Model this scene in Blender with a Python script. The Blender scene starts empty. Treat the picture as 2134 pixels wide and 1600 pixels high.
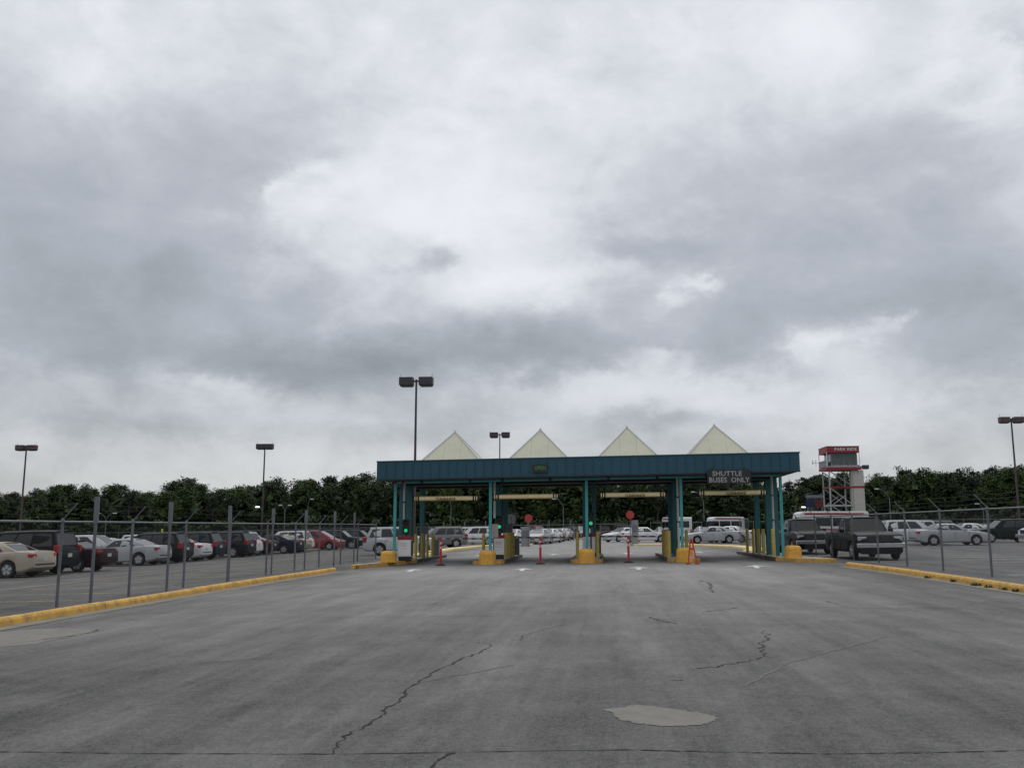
import bpy, bmesh, math, random
from mathutils import Vector, Matrix
R = math.radians
rnd = random.Random(7)
sc = bpy.context.scene
col = sc.collection

# ------------------------------------------------------------------ camera
cam = bpy.data.objects.new('camera', bpy.data.cameras.new('camera'))
col.objects.link(cam)
cam.data.sensor_width = 36.0
cam.data.lens = 36.0 * 1925.0 / 2134.0
cam.data.clip_end = 3000
cam.location = (0, 0, 1.55)
cam.rotation_euler = (R(90) + math.atan(301 / 1925.0), 0, 0)
sc.camera = cam

# ------------------------------------------------------------------ exposure
sc.cycles.max_bounces = 5
sc.cycles.diffuse_bounces = 3
sc.cycles.glossy_bounces = 3
sc.cycles.caustics_reflective = False
sc.cycles.caustics_refractive = False
sc.view_settings.view_transform = 'Standard'
sc.view_settings.look = 'None'
sc.view_settings.gamma = 1.0
sc.view_settings.exposure = 0.0
sc.view_settings.use_curve_mapping = False

# ------------------------------------------------------------------ sun behind thick cloud
SUN_EL, SUN_AZ = 58, 12          # degrees; azimuth from +Y towards +X
sl = bpy.data.lights.new('sun', 'SUN')
sl.energy = 1.0
sl.angle = R(50)
sl.color = (1.0, 0.98, 0.95)
sun = bpy.data.objects.new('sun', sl)
col.objects.link(sun)
sd = Vector((math.sin(R(SUN_AZ)) * math.cos(R(SUN_EL)), math.cos(R(SUN_AZ)) * math.cos(R(SUN_EL)), math.sin(R(SUN_EL))))
sun.rotation_euler = (-sd).to_track_quat('-Z', 'Y').to_euler()
sun.location = (0, 0, 60)


# ------------------------------------------------------------------ world: overcast sky
class NT:
    """small node-tree writer"""
    def __init__(s, tree):
        s.t = tree; s.n = tree.nodes; s.l = tree.links
    def new(s, t, **kw):
        n = s.n.new(t)
        for k, v in kw.items(): setattr(n, k, v)
        return n
    def put(s, sock, v):
        if isinstance(v, bpy.types.NodeSocket): s.l.new(v, sock)
        elif v is not None: sock.default_value = v
    def m(s, op, a, b=None, c=None, clamp=False):
        n = s.new('ShaderNodeMath', operation=op, use_clamp=clamp)
        s.put(n.inputs[0], a); s.put(n.inputs[1], b)
        if c is not None: s.put(n.inputs[2], c)
        return n.outputs[0]
    def vm(s, op, a, b=None, scale=None):
        n = s.new('ShaderNodeVectorMath', operation=op)
        s.put(n.inputs[0], a); s.put(n.inputs[1], b)
        if scale is not None: s.put(n.inputs['Scale'], scale)
        return n.outputs[1] if op in ('DOT_PRODUCT', 'LENGTH') else n.outputs[0]
    def noise(s, vec, scale, detail=4, rough=.5, dist=0.0, color=False):
        n = s.new('ShaderNodeTexNoise')
        if vec is not None: s.l.new(vec, n.inputs['Vector'])
        n.inputs['Scale'].default_value = scale; n.inputs['Detail'].default_value = detail
        n.inputs['Roughness'].default_value = rough; n.inputs['Distortion'].default_value = dist
        return n.outputs[1 if color else 0]
    def ramp(s, f, stops, interp='LINEAR'):
        n = s.new('ShaderNodeValToRGB'); n.color_ramp.interpolation = interp
        e = n.color_ramp.elements
        while len(e) < len(stops): e.new(.5)
        for k, (p, c) in enumerate(stops):
            e[k].position = p; e[k].color = (*c, 1) if len(c) == 3 else c
        s.l.new(f, n.inputs[0]); return n.outputs[0]
    def mix(s, f, a, b, mode='MIX'):
        n = s.new('ShaderNodeMix', data_type='RGBA', blend_type=mode)
        s.put(n.inputs[0], f)
        for sock, v in ((n.inputs[6], a), (n.inputs[7], b)):
            s.put(sock, (*v, 1) if isinstance(v, tuple) and len(v) == 3 else v)
        return n.outputs[2]

world = bpy.data.worlds.new('World'); sc.world = world; world.use_nodes = True
w = NT(world.node_tree); w.n.clear()
tc = w.new('ShaderNodeTexCoord')
d = w.vm('NORMALIZE', tc.outputs['Generated'])
sx = w.new('ShaderNodeSeparateXYZ'); w.l.new(d, sx.inputs[0])
X, Y, Z = sx.outputs
az = w.m('MULTIPLY', w.m('ARCTAN2', X, Y), 57.2958)
zc = w.m('MAXIMUM', Z, 0.0)
el = w.m('MULTIPLY', w.m('ARCSINE', Z), 57.2958)
# cloud coordinates: heaps flattened towards the horizon
fl_ = w.vm('MULTIPLY', d, (1.0, 1.0, 1.55))
big = w.noise(fl_, 6.5, 9, .55, .25)
fine = w.noise(fl_, 17.0, 7, .60, .4)
warp = w.vm('SUBTRACT', w.noise(fl_, 13.0, 8, .62, color=True), (.5, .5, .5))
ws = w.new('ShaderNodeSeparateXYZ'); w.l.new(warp, ws.inputs[0])
azw = w.m('MULTIPLY_ADD', ws.outputs[0], 10.0, az)
elw = w.m('MULTIPLY_ADD', ws.outputs[1], 4.6, el)
ca_ = w.new('ShaderNodeCombineXYZ'); w.l.new(azw, ca_.inputs[0]); w.l.new(elw, ca_.inputs[1]); azel = ca_.outputs[0]
# cloud banks (azimuth, elevation, widths in degrees, lighter or darker)
BANKS = [(-24.0, 27.0, 9.0, 2.6, 0.06), (-25.8, 19.2, 11.14, 4.51, -0.17), (-27.9, 14.2, 8.69, 2.37, -0.15), (-18.7, 12.9, 9.3, 2.54, -0.08), (-17.8, 21.6, 4.44, 2.5, -0.07), (-10.7, 19.5, 5.47, 3.17, 0.13), (-5.2, 18.3, 6.44, 3.22, 0.12), (0.4, 14.8, 3.26, 1.48, 0.16), (-2.1, 20.6, 6.99, 3.5, 0.07), (-4.0, 17.0, 2.3, 0.8, -0.17), (-5.4, 16.0, 1.9, 0.8, -0.13), (-8.2, 17.6, 3.21, 1.02, -0.08), (8.7, 17.0, 4.37, 1.31, -0.13), (20.4, 19.7, 7.7, 3.03, -0.14), (16.0, 17.1, 7.38, 1.7, -0.09), (-13.3, 9.5, 9.57, 1.45, -0.2), (-6.2, 10.9, 7.39, 1.18, -0.12), (1.6, 11.3, 6.54, 1.78, -0.13), (11.5, 13.1, 8.73, 2.04, -0.1), (12.9, 10.3, 7.55, 0.93, -0.12), (27.7, 13.4, 5.8, 2.9, -0.14), (21.3, 12.5, 6.1, 1.11, -0.07), (-24.6, 10.3, 7.05, 1.63, -0.08), (18.8, 10.9, 2.12, 0.85, 0.2), (22.1, 11.6, 1.38, 0.5, 0.12), (9.4, 10.2, 2.06, 0.53, 0.14), (-20.4, 8.8, 1.68, 0.78, 0.06), (-17.1, 8.2, 3.13, 0.85, 0.1), (-25.7, 8.0, 3.22, 0.81, 0.04), (-23.0, 3.8, 11.47, 1.64, 0.06), (5.5, 8.6, 7.7, 1.04, 0.12), (16.7, 7.1, 5.7, 1.28, 0.14), (9.9, 6.6, 3.81, 0.73, -0.1), (-5.6, 6.0, 5.03, 1.33, -0.1), (-21.1, 6.1, 7.22, 0.72, -0.06), (27.9, 8.9, 2.9, 2.11, -0.1), (5.6, 15.6, 3.53, 0.88, 0.1), (11.6, 14.8, 1.74, 0.46, 0.14), (28.8, 23.6, 2.29, 3.31, 0.1), (30.4, 25.2, 1.0, 1.74, -0.1), (7.4, 27.4, 8.41, 3.36, 0.05), (-11.5, 27.9, 11.05, 2.76, -0.03), (27.0, 20.4, 3.14, 2.35, 0.03), (17.4, 21.7, 3.61, 1.67, 0.02), (-12.8, 21.8, 1.42, 0.51, 0.1), (-14.6, 20.4, 0.85, 0.62, 0.14)]
acc = None
for ba, be, wa, we, amp in BANKS:
    n_ = w.new('ShaderNodeVectorMath', operation='MULTIPLY_ADD'); w.l.new(azel, n_.inputs[0])
    n_.inputs[1].default_value = (1 / wa, 1 / we, 0); n_.inputs[2].default_value = (-ba / wa, -be / we, 0)
    amp = amp * (1.15 if wa * we < 3.2 else 1.0)
    g = w.m('POWER', 0.4493, w.vm('DOT_PRODUCT', n_.outputs[0], n_.outputs[0]))
    acc = w.m('MULTIPLY', g, amp) if acc is None else w.m('MULTIPLY_ADD', g, amp, acc)
# an overcast sky is brighter overhead than at the horizon
base = w.m('MULTIPLY_ADD', w.m('SMOOTH_MIN', zc, 0.75, 0.2), 0.44, 0.52)
h_ = w.m('MULTIPLY_ADD', w.m('SUBTRACT', big, .5), 0.52, w.m('MULTIPLY', acc, 1.14))
h_ = w.m('MULTIPLY_ADD', w.m('SUBTRACT', fine, .5), 0.19, h_)
# heaps have bodies and edges: part of the height is thresholded
st_ = w.new('ShaderNodeMapRange', interpolation_type='SMOOTHSTEP')
w.l.new(h_, st_.inputs[0])
for k_, v_ in ((1, -.15), (2, .12), (3, -.045), (4, .055)): st_.inputs[k_].default_value = v_
v = w.m('ADD', base, w.m('MULTIPLY_ADD', h_, 0.62, st_.outputs[0]))
tint = w.ramp(v, [(0.30, (.90, .972, 1.065)), (0.48, (.915, .975, 1.075)), (0.66, (.945, .985, 1.065)), (0.85, (.975, .995, 1.04))])
warmth = w.m('MULTIPLY_ADD', el, -1 / 9.0, 1.0, clamp=True)
tint = w.mix(w.m('MULTIPLY', warmth, .9), tint, (.985, 1.0, .975))
cloud = w.mix(1.0, tint, v, 'MULTIPLY')
skyt = w.new('ShaderNodeTexSky', sky_type='NISHITA'); skyt.sun_disc = False
skyt.sun_elevation = R(SUN_EL); skyt.sun_rotation = R(SUN_AZ)
clear = w.mix(1.0, skyt.outputs[0], (.1, .1, .1), 'MULTIPLY')
final = w.mix(0.96, clear, cloud)
bg = w.new('ShaderNodeBackground'); bg.inputs['Strength'].default_value = 1.0
w.l.new(final, bg.inputs['Color'])
world.cycles.sampling_method = 'MANUAL'; world.cycles.sample_map_resolution = 512
wo = w.new('ShaderNodeOutputWorld'); w.l.new(bg.outputs[0], wo.inputs[0])


# ------------------------------------------------------------------ helpers
def gz(x):
    """height of the paved ground: a steady cross-fall to the left, steeper in the left lot"""
    if x >= -8: return .9 * math.tanh(x / 60)
    return .9 * math.tanh(-8 / 60) - 1.26 * math.tanh((-8 - x) / 45)

def put(o, parent=None, loc=None, rotz=None):
    col.objects.link(o)
    if parent is not None: o.parent = parent
    if loc is not None: o.location = loc
    if rotz is not None: o.rotation_euler = (0, 0, rotz)
    return o

def tag(o, label=None, cat=None, group=None, kind=None):
    if label: o['label'] = label
    if cat: o['category'] = cat
    if group: o['group'] = group
    if kind: o['kind'] = kind
    return o

def thing(name, label, cat, loc=(0, 0, 0), rotz=0, group=None):
    o = put(bpy.data.objects.new(name, None), None, loc, rotz)
    o.empty_display_size = .3
    return tag(o, label, cat, group)

class MB:
    def __init__(s): s.v = []; s.f = []
    def add(s, vs, fs):
        k = len(s.v); s.v += [tuple(p) for p in vs]; s.f += [tuple(i + k for i in f) for f in fs]; return s
    def box(s, c, dim, rz=0.0, taper=1.0, ch=0.0):
        """axis box, top scaled by taper, vertical edges chamfered by ch"""
        hx, hy, hz = dim[0] / 2, dim[1] / 2, dim[2] / 2
        if ch > 0:
            ring = [(hx - ch, -hy), (hx, -hy + ch), (hx, hy - ch), (hx - ch, hy), (-hx + ch, hy), (-hx, hy - ch), (-hx, -hy + ch), (-hx + ch, -hy)]
        else:
            ring = [(hx, -hy), (hx, hy), (-hx, hy), (-hx, -hy)]
        n = len(ring); cs, sn = math.cos(rz), math.sin(rz)
        vs = []
        for z, k in ((-hz, 1.0), (hz, taper)):
            for x, y in ring:
                x, y = x * k, y * k
                vs.append((c[0] + x * cs - y * sn, c[1] + x * sn + y * cs, c[2] + z))
        fs = [tuple(range(n - 1, -1, -1)), tuple(range(n, 2 * n))]
        fs += [(i, (i + 1) % n, n + (i + 1) % n, n + i) for i in range(n)]
        return s.add(vs, fs)
    def tube(s, pts, r, n=8, r1=None, cap=True):
        pts = [Vector(p) for p in pts]; m = len(pts); vs = []
        for i, p in enumerate(pts):
            t = (pts[min(i + 1, m - 1)] - pts[max(i - 1, 0)]).normalized()
            up = Vector((0, 0, 1)) if abs(t.z) < .9 else Vector((0, 1, 0))
            a = t.cross(up).normalized(); b = a.cross(t)
            rr = r if r1 is None else r + (r1 - r) * i / (m - 1)
            for k in range(n):
                th = 2 * math.pi * (k + .5) / n
                vs.append(p + a * math.cos(th) * rr + b * math.sin(th) * rr)
        fs = [(i * n + k, i * n + (k + 1) % n, (i + 1) * n + (k + 1) % n, (i + 1) * n + k) for i in range(m - 1) for k in range(n)]
        if cap: fs += [tuple(range(n - 1, -1, -1)), tuple((m - 1) * n + k for k in range(n))]
        return s.add(vs, fs)
    def lathe(s, prof, n=16, axis='z', c=(0, 0, 0)):
        vs = []; m = len(prof)
        for r, h in prof:
            for k in range(n):
                th = 2 * math.pi * k / n; a, b = r * math.cos(th), r * math.sin(th)
                p = (a, b, h) if axis == 'z' else (a, h, b) if axis == 'y' else (h, a, b)
                vs.append((p[0] + c[0], p[1] + c[1], p[2] + c[2]))
        fs = [(i * n + k, i * n + (k + 1) % n, (i + 1) * n + (k + 1) % n, (i + 1) * n + k) for i in range(m - 1) for k in range(n)]
        fs += [tuple(range(n - 1, -1, -1)), tuple((m - 1) * n + k for k in range(n))]
        return s.add(vs, fs)
    def prism(s, poly, z0, z1):
        n = len(poly)
        vs = [(x, y, z0) for x, y in poly] + [(x, y, z1) for x, y in poly]
        return s.add(vs, [tuple(range(n - 1, -1, -1)), tuple(range(n, 2 * n))] + [(i, (i + 1) % n, n + (i + 1) % n, n + i) for i in range(n)])
    def slab(s, a, b, c, dd, th):
        """quad plate with thickness along its normal"""
        a, b, c, dd = map(Vector, (a, b, c, dd)); nn = (b - a).cross(dd - a).normalized() * th
        vs = [a, b, c, dd, a + nn, b + nn, c + nn, dd + nn]
        return s.add(vs, [(3, 2, 1, 0), (4, 5, 6, 7), (0, 1, 5, 4), (1, 2, 6, 5), (2, 3, 7, 6), (3, 0, 4, 7)])
    def mesh(s, name, mt, smooth=0, bevel=0, seg=2, fix=True):
        me = bpy.data.meshes.new(name); me.from_pydata(s.v, [], s.f); me.update()
        if bevel or fix:
            bm = bmesh.new(); bm.from_mesh(me)
            if bevel: bmesh.ops.bevel(bm, geom=bm.edges[:], offset=bevel, segments=seg, profile=.5, affect='EDGES', clamp_overlap=True)
            bmesh.ops.recalc_face_normals(bm, faces=bm.faces)
            bm.to_mesh(me); bm.free()
        if smooth:
            for p in me.polygons: p.use_smooth = True
            me.set_sharp_from_angle(angle=R(smooth))
        if mt: me.materials.append(mt)
        if hasattr(s, 'nr') and len(s.nr) == len(me.vertices): me.normals_split_custom_set_from_vertices([tuple(q_) for q_ in s.nr])
        return me
    def build(s, name, mt, parent=None, loc=None, rotz=None, **kw):
        return put(bpy.data.objects.new(name, s.mesh(name, mt, **kw)), parent, loc, rotz)

def text_mesh(body, size, mt, depth=.012, bold=.0):
    c = bpy.data.curves.new('lettering', 'FONT'); c.body = body; c.size = size; c.align_x = 'CENTER'; c.align_y = 'CENTER'
    c.extrude = depth / 2; c.offset = bold; c.resolution_u = 2
    o = bpy.data.objects.new('lettering', c); col.objects.link(o)
    bpy.context.view_layer.update()
    me = bpy.data.meshes.new_from_object(o.evaluated_get(bpy.context.evaluated_depsgraph_get()))
    bpy.data.objects.remove(o); bpy.data.curves.remove(c)
    me.name = 'lettering'; me.materials.clear(); me.materials.append(mt)
    return me

def text_part(body, size, mt, parent, loc, rotz=0.0, bold=.0, width=None):
    me = text_mesh(body, size, mt, bold=bold)
    o = bpy.data.objects.new('lettering', me); col.objects.link(o); o.parent = parent
    o.location = loc; o.rotation_euler = (R(90), 0, rotz)
    if width:
        xs = [p.co.x for p in me.vertices]; o.scale = (width / (max(xs) - min(xs)), 1, 1)
    return o

# ------------------------------------------------------------------ materials
MATS = {}
def mat(name, c, rough=.6, metal=0.0, var=.18, vscale=3.0, dirt=0.0, dirtc=(.06, .055, .05), coat=0.0, bump=0.0, bscale=40, emit=None, estr=1.0, spec=None):
    if name in MATS: return MATS[name]
    m = bpy.data.materials.new(name); m.use_nodes = True; t = NT(m.node_tree); b = t.n['Principled BSDF']
    tcn = t.new('ShaderNodeTexCoord').outputs['Object']
    oi = t.new('ShaderNodeObjectInfo')
    off = t.vm('ADD', tcn, t.vm('SCALE', oi.outputs['Location'], None, 0.37))
    n1 = t.noise(off, vscale, 6, .6)
    lo = tuple(max(0, x * (1 - var)) for x in c); hi = tuple(min(1, x * (1 + var)) for x in c)
    cc = t.ramp(n1, [(.3, lo), (.7, hi)])
    if dirt:
        n2 = t.noise(off, vscale * 2.7, 8, .7)
        f = t.m('MULTIPLY', t.ramp(n2, [(.48, (0, 0, 0)), (.68, (1, 1, 1))]), dirt)
        cc = t.mix(f, cc, dirtc)
    t.l.new(cc, b.inputs['Base Color'])
    b.inputs['Roughness'].default_value = rough; b.inputs['Metallic'].default_value = metal
    b.inputs['Coat Weight'].default_value = coat; b.inputs['Coat Roughness'].default_value = .08
    if spec is not None: b.inputs['Specular IOR Level'].default_value = spec
    if bump:
        bn = t.new('ShaderNodeBump'); bn.inputs['Strength'].default_value = bump; bn.inputs['Distance'].default_value = .02
        t.l.new(t.noise(off, bscale, 5, .6), bn.inputs['Height']); t.l.new(bn.outputs[0], b.inputs['Normal'])
    if emit:
        b.inputs['Emission Color'].default_value = (*emit, 1); b.inputs['Emission Strength'].default_value = estr
    MATS[name] = m
    return m

TH = R(-5.5)      # the drive, the booth and the lot are turned 5.5 degrees from the view
def asphalt():
    m = bpy.data.materials.new('asphalt'); m.use_nodes = True; t = NT(m.node_tree); b = t.n['Principled BSDF']
    g = t.new('ShaderNodeNewGeometry').outputs['Position']
    mp = t.new('ShaderNodeMapping'); mp.inputs['Rotation'].default_value = (0, 0, -TH); t.l.new(g, mp.inputs[0])
    p = mp.outputs[0]
    sp = t.new('ShaderNodeSeparateXYZ'); t.l.new(p, sp.inputs[0])
    # long streaks left by tyres across the apron
    st = t.new('ShaderNodeMapping'); st.inputs['Rotation'].default_value = (0, 0, R(16)); st.inputs['Scale'].default_value = (1.0, .10, 1); t.l.new(p, st.inputs[0])
    st2 = t.new('ShaderNodeMapping'); st2.inputs['Rotation'].default_value = (0, 0, R(-24)); st2.inputs['Scale'].default_value = (1.2, .12, 1); t.l.new(p, st2.inputs[0])
    streak = t.noise(st.outputs[0], 1.0, 7, .62)
    streak2 = t.noise(st2.outputs[0], 1.5, 7, .62)
    blot = t.noise(p, .16, 6, .6)
    mid = t.noise(p, 1.1, 8, .68)
    fine = t.noise(p, 70, 3, .7)
    vor = t.new('ShaderNodeTexVoronoi'); vor.inputs['Scale'].default_value = 55; t.l.new(p, vor.inputs['Vector'])
    grit = t.noise(p, 14, 8, .75)
    v = t.m('MULTIPLY_ADD', t.m('SUBTRACT', streak, .5), .13, .084)
    v = t.m('MULTIPLY_ADD', t.m('SUBTRACT', streak2, .5), .09, v)
    v = t.m('MULTIPLY_ADD', t.m('SUBTRACT', blot, .5), .10, v)
    v = t.m('MULTIPLY_ADD', t.m('SUBTRACT', mid, .5), .10, v)
    v = t.m('MULTIPLY_ADD', t.m('SUBTRACT', grit, .5), .13, v)
    v = t.m('MULTIPLY_ADD', t.m('SUBTRACT', fine, .5), .15, v)
    v = t.m('MULTIPLY_ADD', t.m('SUBTRACT', vor.outputs['Color'], .5), .05, v)
    # thin tyre streaks and worn, polished islands with clearer edges
    st3 = t.new('ShaderNodeMapping'); st3.inputs['Rotation'].default_value = (0, 0, R(7)); st3.inputs['Scale'].default_value = (5.0, .16, 1); t.l.new(p, st3.inputs[0])
    v = t.m('MULTIPLY_ADD', t.m('SUBTRACT', t.noise(st3.outputs[0], 1.0, 6, .65), .5), .075, v)
    st4 = t.new('ShaderNodeMapping'); st4.inputs['Rotation'].default_value = (0, 0, R(34)); st4.inputs['Scale'].default_value = (.9, .28, 1); t.l.new(p, st4.inputs[0])
    worn = t.ramp(t.noise(st4.outputs[0], .8, 10, .70, .3), [(.50, (0, 0, 0)), (.62, (1, 1, 1))])
    v = t.m('MULTIPLY_ADD', worn, .030, v)
    # paler with distance towards the booth, less so at the edges
    cx = t.m('ABSOLUTE', t.m('ADD', t.m('MULTIPLY_ADD', t.m('SUBTRACT', blot, .5), 5.0, sp.outputs[0]), 1.2))
    edge = t.m('SMOOTH_MIN', t.m('MAXIMUM', t.m('MULTIPLY', t.m('SUBTRACT', cx, 6.0), .27), 0.0), 1.0, .3)
    near = t.m('MULTIPLY', t.m('SUBTRACT', sp.outputs[1], 8.0), 1 / 26.0, clamp=True)
    v = t.m('MULTIPLY_ADD', t.m('MULTIPLY', near, t.m('SUBTRACT', 1.0, edge)), .115, v)
    v = t.m('MULTIPLY_ADD', t.m('MULTIPLY', edge, near), -.012, v)
    v = t.m('MULTIPLY_ADD', near, .018, v)
    # darker bands hugging both sides of each island, broken up by noise
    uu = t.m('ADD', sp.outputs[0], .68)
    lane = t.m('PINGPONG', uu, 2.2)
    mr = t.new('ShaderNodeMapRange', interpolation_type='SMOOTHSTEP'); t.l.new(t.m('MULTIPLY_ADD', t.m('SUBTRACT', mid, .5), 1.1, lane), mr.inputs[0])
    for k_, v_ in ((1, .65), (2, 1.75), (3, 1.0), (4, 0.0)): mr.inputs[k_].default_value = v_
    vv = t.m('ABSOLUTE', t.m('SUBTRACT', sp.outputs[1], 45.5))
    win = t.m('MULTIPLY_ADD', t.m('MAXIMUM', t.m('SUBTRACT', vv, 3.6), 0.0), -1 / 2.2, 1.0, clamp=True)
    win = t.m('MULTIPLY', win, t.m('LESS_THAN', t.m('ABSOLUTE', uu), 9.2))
    island_dark = t.m('MULTIPLY', t.m('MULTIPLY', mr.outputs[0], win), t.m('MULTIPLY', t.m('ADD', grit, streak), .6))
    v = t.m('MULTIPLY', v, t.m('MULTIPLY_ADD', island_dark, -1.0, 1.0))
    v = t.m('MAXIMUM', v, .03)
    spots = t.ramp(t.noise(p, 2.3, 9, .8), [(.70, (0, 0, 0)), (.76, (1, 1, 1))])
    v = t.m('MULTIPLY', v, t.m('MULTIPLY_ADD', spots, .25, 1.0))
    dk = t.ramp(t.noise(p, 1.7, 9, .75, .6), [(.27, (1, 1, 1)), (.33, (0, 0, 0))])
    v = t.m('MULTIPLY', v, t.m('MULTIPLY_ADD', dk, -.25, 1.0))
    c = t.mix(1.0, (1.02, 1.0, .97), v, 'MULTIPLY')
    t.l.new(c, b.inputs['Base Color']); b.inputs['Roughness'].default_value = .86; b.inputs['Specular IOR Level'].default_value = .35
    bn = t.new('ShaderNodeBump'); bn.inputs['Strength'].default_value = .5; bn.inputs['Distance'].default_value = .012
    hh = t.m('ADD', t.m('MULTIPLY', vor.outputs['Distance'], .6), t.m('ADD', grit, fine))
    t.l.new(hh, bn.inputs['Height']); t.l.new(bn.outputs[0], b.inputs['Normal'])
    return m

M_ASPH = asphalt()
M_KERB = mat('kerb_paint', (.58, .335, .07), .8, var=.2, vscale=2.2, dirt=.9, dirtc=(.22, .165, .09), bump=.25)
M_KERB2 = mat('kerb_paint_faded', (.66, .52, .24), .8, var=.16, vscale=1.5, dirt=.5, dirtc=(.34, .30, .22), bump=.25)
M_BLOCK = mat('block_paint', (.70, .37, .05), .6, var=.08, vscale=3, dirt=.6, dirtc=(.30, .18, .05), bump=.2)
M_CONC = mat('concrete', (.36, .34, .30), .9, var=.2, vscale=2, dirt=.5, dirtc=(.16, .15, .13), bump=.4)
M_RUBK = mat('scuffed_kerb', (.09, .075, .045), .85, var=.3, vscale=2, dirt=.8, dirtc=(.03, .03, .03))
M_GUTTER = mat('gutter_concrete', (.20, .178, .13), .9, var=.22, vscale=1.3, dirt=.6, dirtc=(.13, .12, .11), bump=.4)
M_RUBBER = mat('rubber', (.018, .018, .02), .8, var=.3)
M_PIPE = mat('bollard_paint', (.50, .37, .075), .6, var=.14, vscale=4, dirt=.5, dirtc=(.16, .12, .05))
M_TEAL = mat('teal_paint', (.012, .125, .138), .5, var=.15, vscale=1.5, dirt=.3, dirtc=(.03, .09, .10))
M_TEALL = mat('teal_pipe', (.05, .33, .34), .45, var=.12, vscale=2, dirt=.2, dirtc=(.06, .16, .16))
M_FASC = mat('blue_metal', (.002, .062, .098), .42, var=.12, vscale=.8, dirt=.2, dirtc=(.015, .06, .08))
M_SOFF = mat('soffit', (.03, .035, .04), .8)
M_ROOF = mat('roofing', (.12, .12, .12), .9)
M_CREAM = mat('fibreglass', (.50, .50, .38), .55, var=.06, vscale=1.0, dirt=.22, dirtc=(.36, .36, .27))
M_WTRIM = mat('pale_trim', (.46, .47, .46), .5, var=.08)
M_GALV = mat('galvanised', (.135, .145, .16), .5, .3, var=.2, vscale=5)
M_GALVD = mat('fence_wire', (.045, .048, .05), .7, .0, var=.2, vscale=8)
M_WHITE = mat('white_paint', (.70, .71, .70), .5, var=.06, dirt=.2, dirtc=(.42, .42, .40))
M_PVC = mat('white_pipe', (.66, .65, .63), .5, var=.06, dirt=.15, dirtc=(.3, .29, .27))
M_GREYP = mat('grey_paint', (.22, .23, .25), .55, var=.1)
M_RED = mat('red_paint', (.24, .014, .024), .5, var=.12)
M_REDD = mat('dark_red', (.20, .012, .02), .5, var=.15)
M_ORANGE = mat('delineator_orange', (.42, .020, .022), .6, var=.15, vscale=6)
M_ORANGE2 = mat('barricade_orange', (.50, .060, .022), .6, var=.15, vscale=6)
M_REFL = mat('reflective_band', (.62, .40, .40), .4, var=.1)
M_BLACK = mat('black_plastic', (.012, .012, .014), .5, var=.3)
M_BRONZE = mat('bronze_pole', (.055, .040, .040), .5, .3, var=.2)
M_MAROON = mat('maroon_pole', (.075, .048, .055), .5, .2, var=.2)
M_HEAD = mat('lamp_head', (.050, .044, .052), .6, .2, var=.15)
M_LENS = mat('lamp_lens', (.26, .26, .27), .25, var=.1)
M_BARY = mat('clearance_bar', (.88, .72, .40), .5, var=.06, vscale=4, dirt=.15, dirtc=(.35, .24, .10))
M_INK = mat('dark_lettering', (.10, .045, .02), .7, var=.3)
M_SIGNB = mat('sign_board', (.018, .017, .018), .6, var=.12)
M_LETTER = mat('pale_lettering', (.34, .335, .33), .6, var=.06)
M_LETTERW = mat('white_lettering', (.62, .58, .58), .6, var=.06)
M_LINE = mat('road_paint', (.62, .62, .60), .8, var=.25, vscale=3, dirt=.75, dirtc=(.20, .20, .20))
M_LINEY = mat('road_paint_yellow', (.42, .33, .13), .85, var=.3, vscale=1.5, dirt=.8, dirtc=(.17, .165, .15))
M_CRACK = mat('crack', (.012, .011, .011), .95, var=.4)
M_PATCH = mat('patch', (.172, .164, .146), .9, var=.12, vscale=5, dirt=.35, dirtc=(.14, .134, .122), bump=.5)
M_GREEN = mat('signal_green', (.02, .3, .12), .4, emit=(.03, .60, .22), estr=.7)
M_LEDG = mat('led_green', (.02, .09, .03), .5, emit=(.03, .14, .05), estr=.35)
M_GRASS = mat('grass', (.045, .062, .028), .9, var=.4, vscale=.06, dirt=.5, dirtc=(.08, .075, .04))
M_GLASS = mat('window_glass', (.010, .013, .014), .06, var=.2, spec=.45)
M_TINT = mat('tower_glass', (.05, .08, .08), .08, var=.2, spec=.6)
M_NOTICE = mat('notice_panel', (.40, .36, .34), .6, var=.08)
M_PINK = mat('faint_red_print', (.50, .30, .30), .6, var=.2)
M_STOP = mat('stop_red', (.36, .035, .032), .5, var=.08)
M_LAMPW = mat('lit_lamp', (.9, .9, .9), .4, emit=(1, 1, .97), estr=1.6)

# ------------------------------------------------------------------ ground
def strip_grid(name, xs, ys, dz, mt, parent=None, kind=None):
    vs = [(x, y, gz(x) + dz) for y in ys for x in xs]; n = len(xs)
    fs = [(j * n + i, j * n + i + 1, (j + 1) * n + i + 1, (j + 1) * n + i) for j in range(len(ys) - 1) for i in range(n - 1)]
    mb = MB(); mb.v = vs; mb.f = fs
    o = mb.build(name, mt, parent, fix=False)
    if kind: o['kind'] = kind
    return o
xs = [-900, -500, -300, -200, -150, -120] + [x for x in range(-100, 101, 4)] + [120, 150, 200, 300, 500, 900]
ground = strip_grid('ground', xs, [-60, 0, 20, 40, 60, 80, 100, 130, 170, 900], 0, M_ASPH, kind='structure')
verge = strip_grid('grass_verge', xs, [142, 200, 300, 900], .012, M_GRASS, kind='structure')

def B(u, v, w_=0.0):
    """booth grid (u along the front, v away from the camera) to world"""
    c, s = math.cos(TH), math.sin(TH)
    x = 3.3 + u * c - v * s; y = 41.4 + u * s + v * c
    return (x, y, gz(x) + w_)

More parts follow.
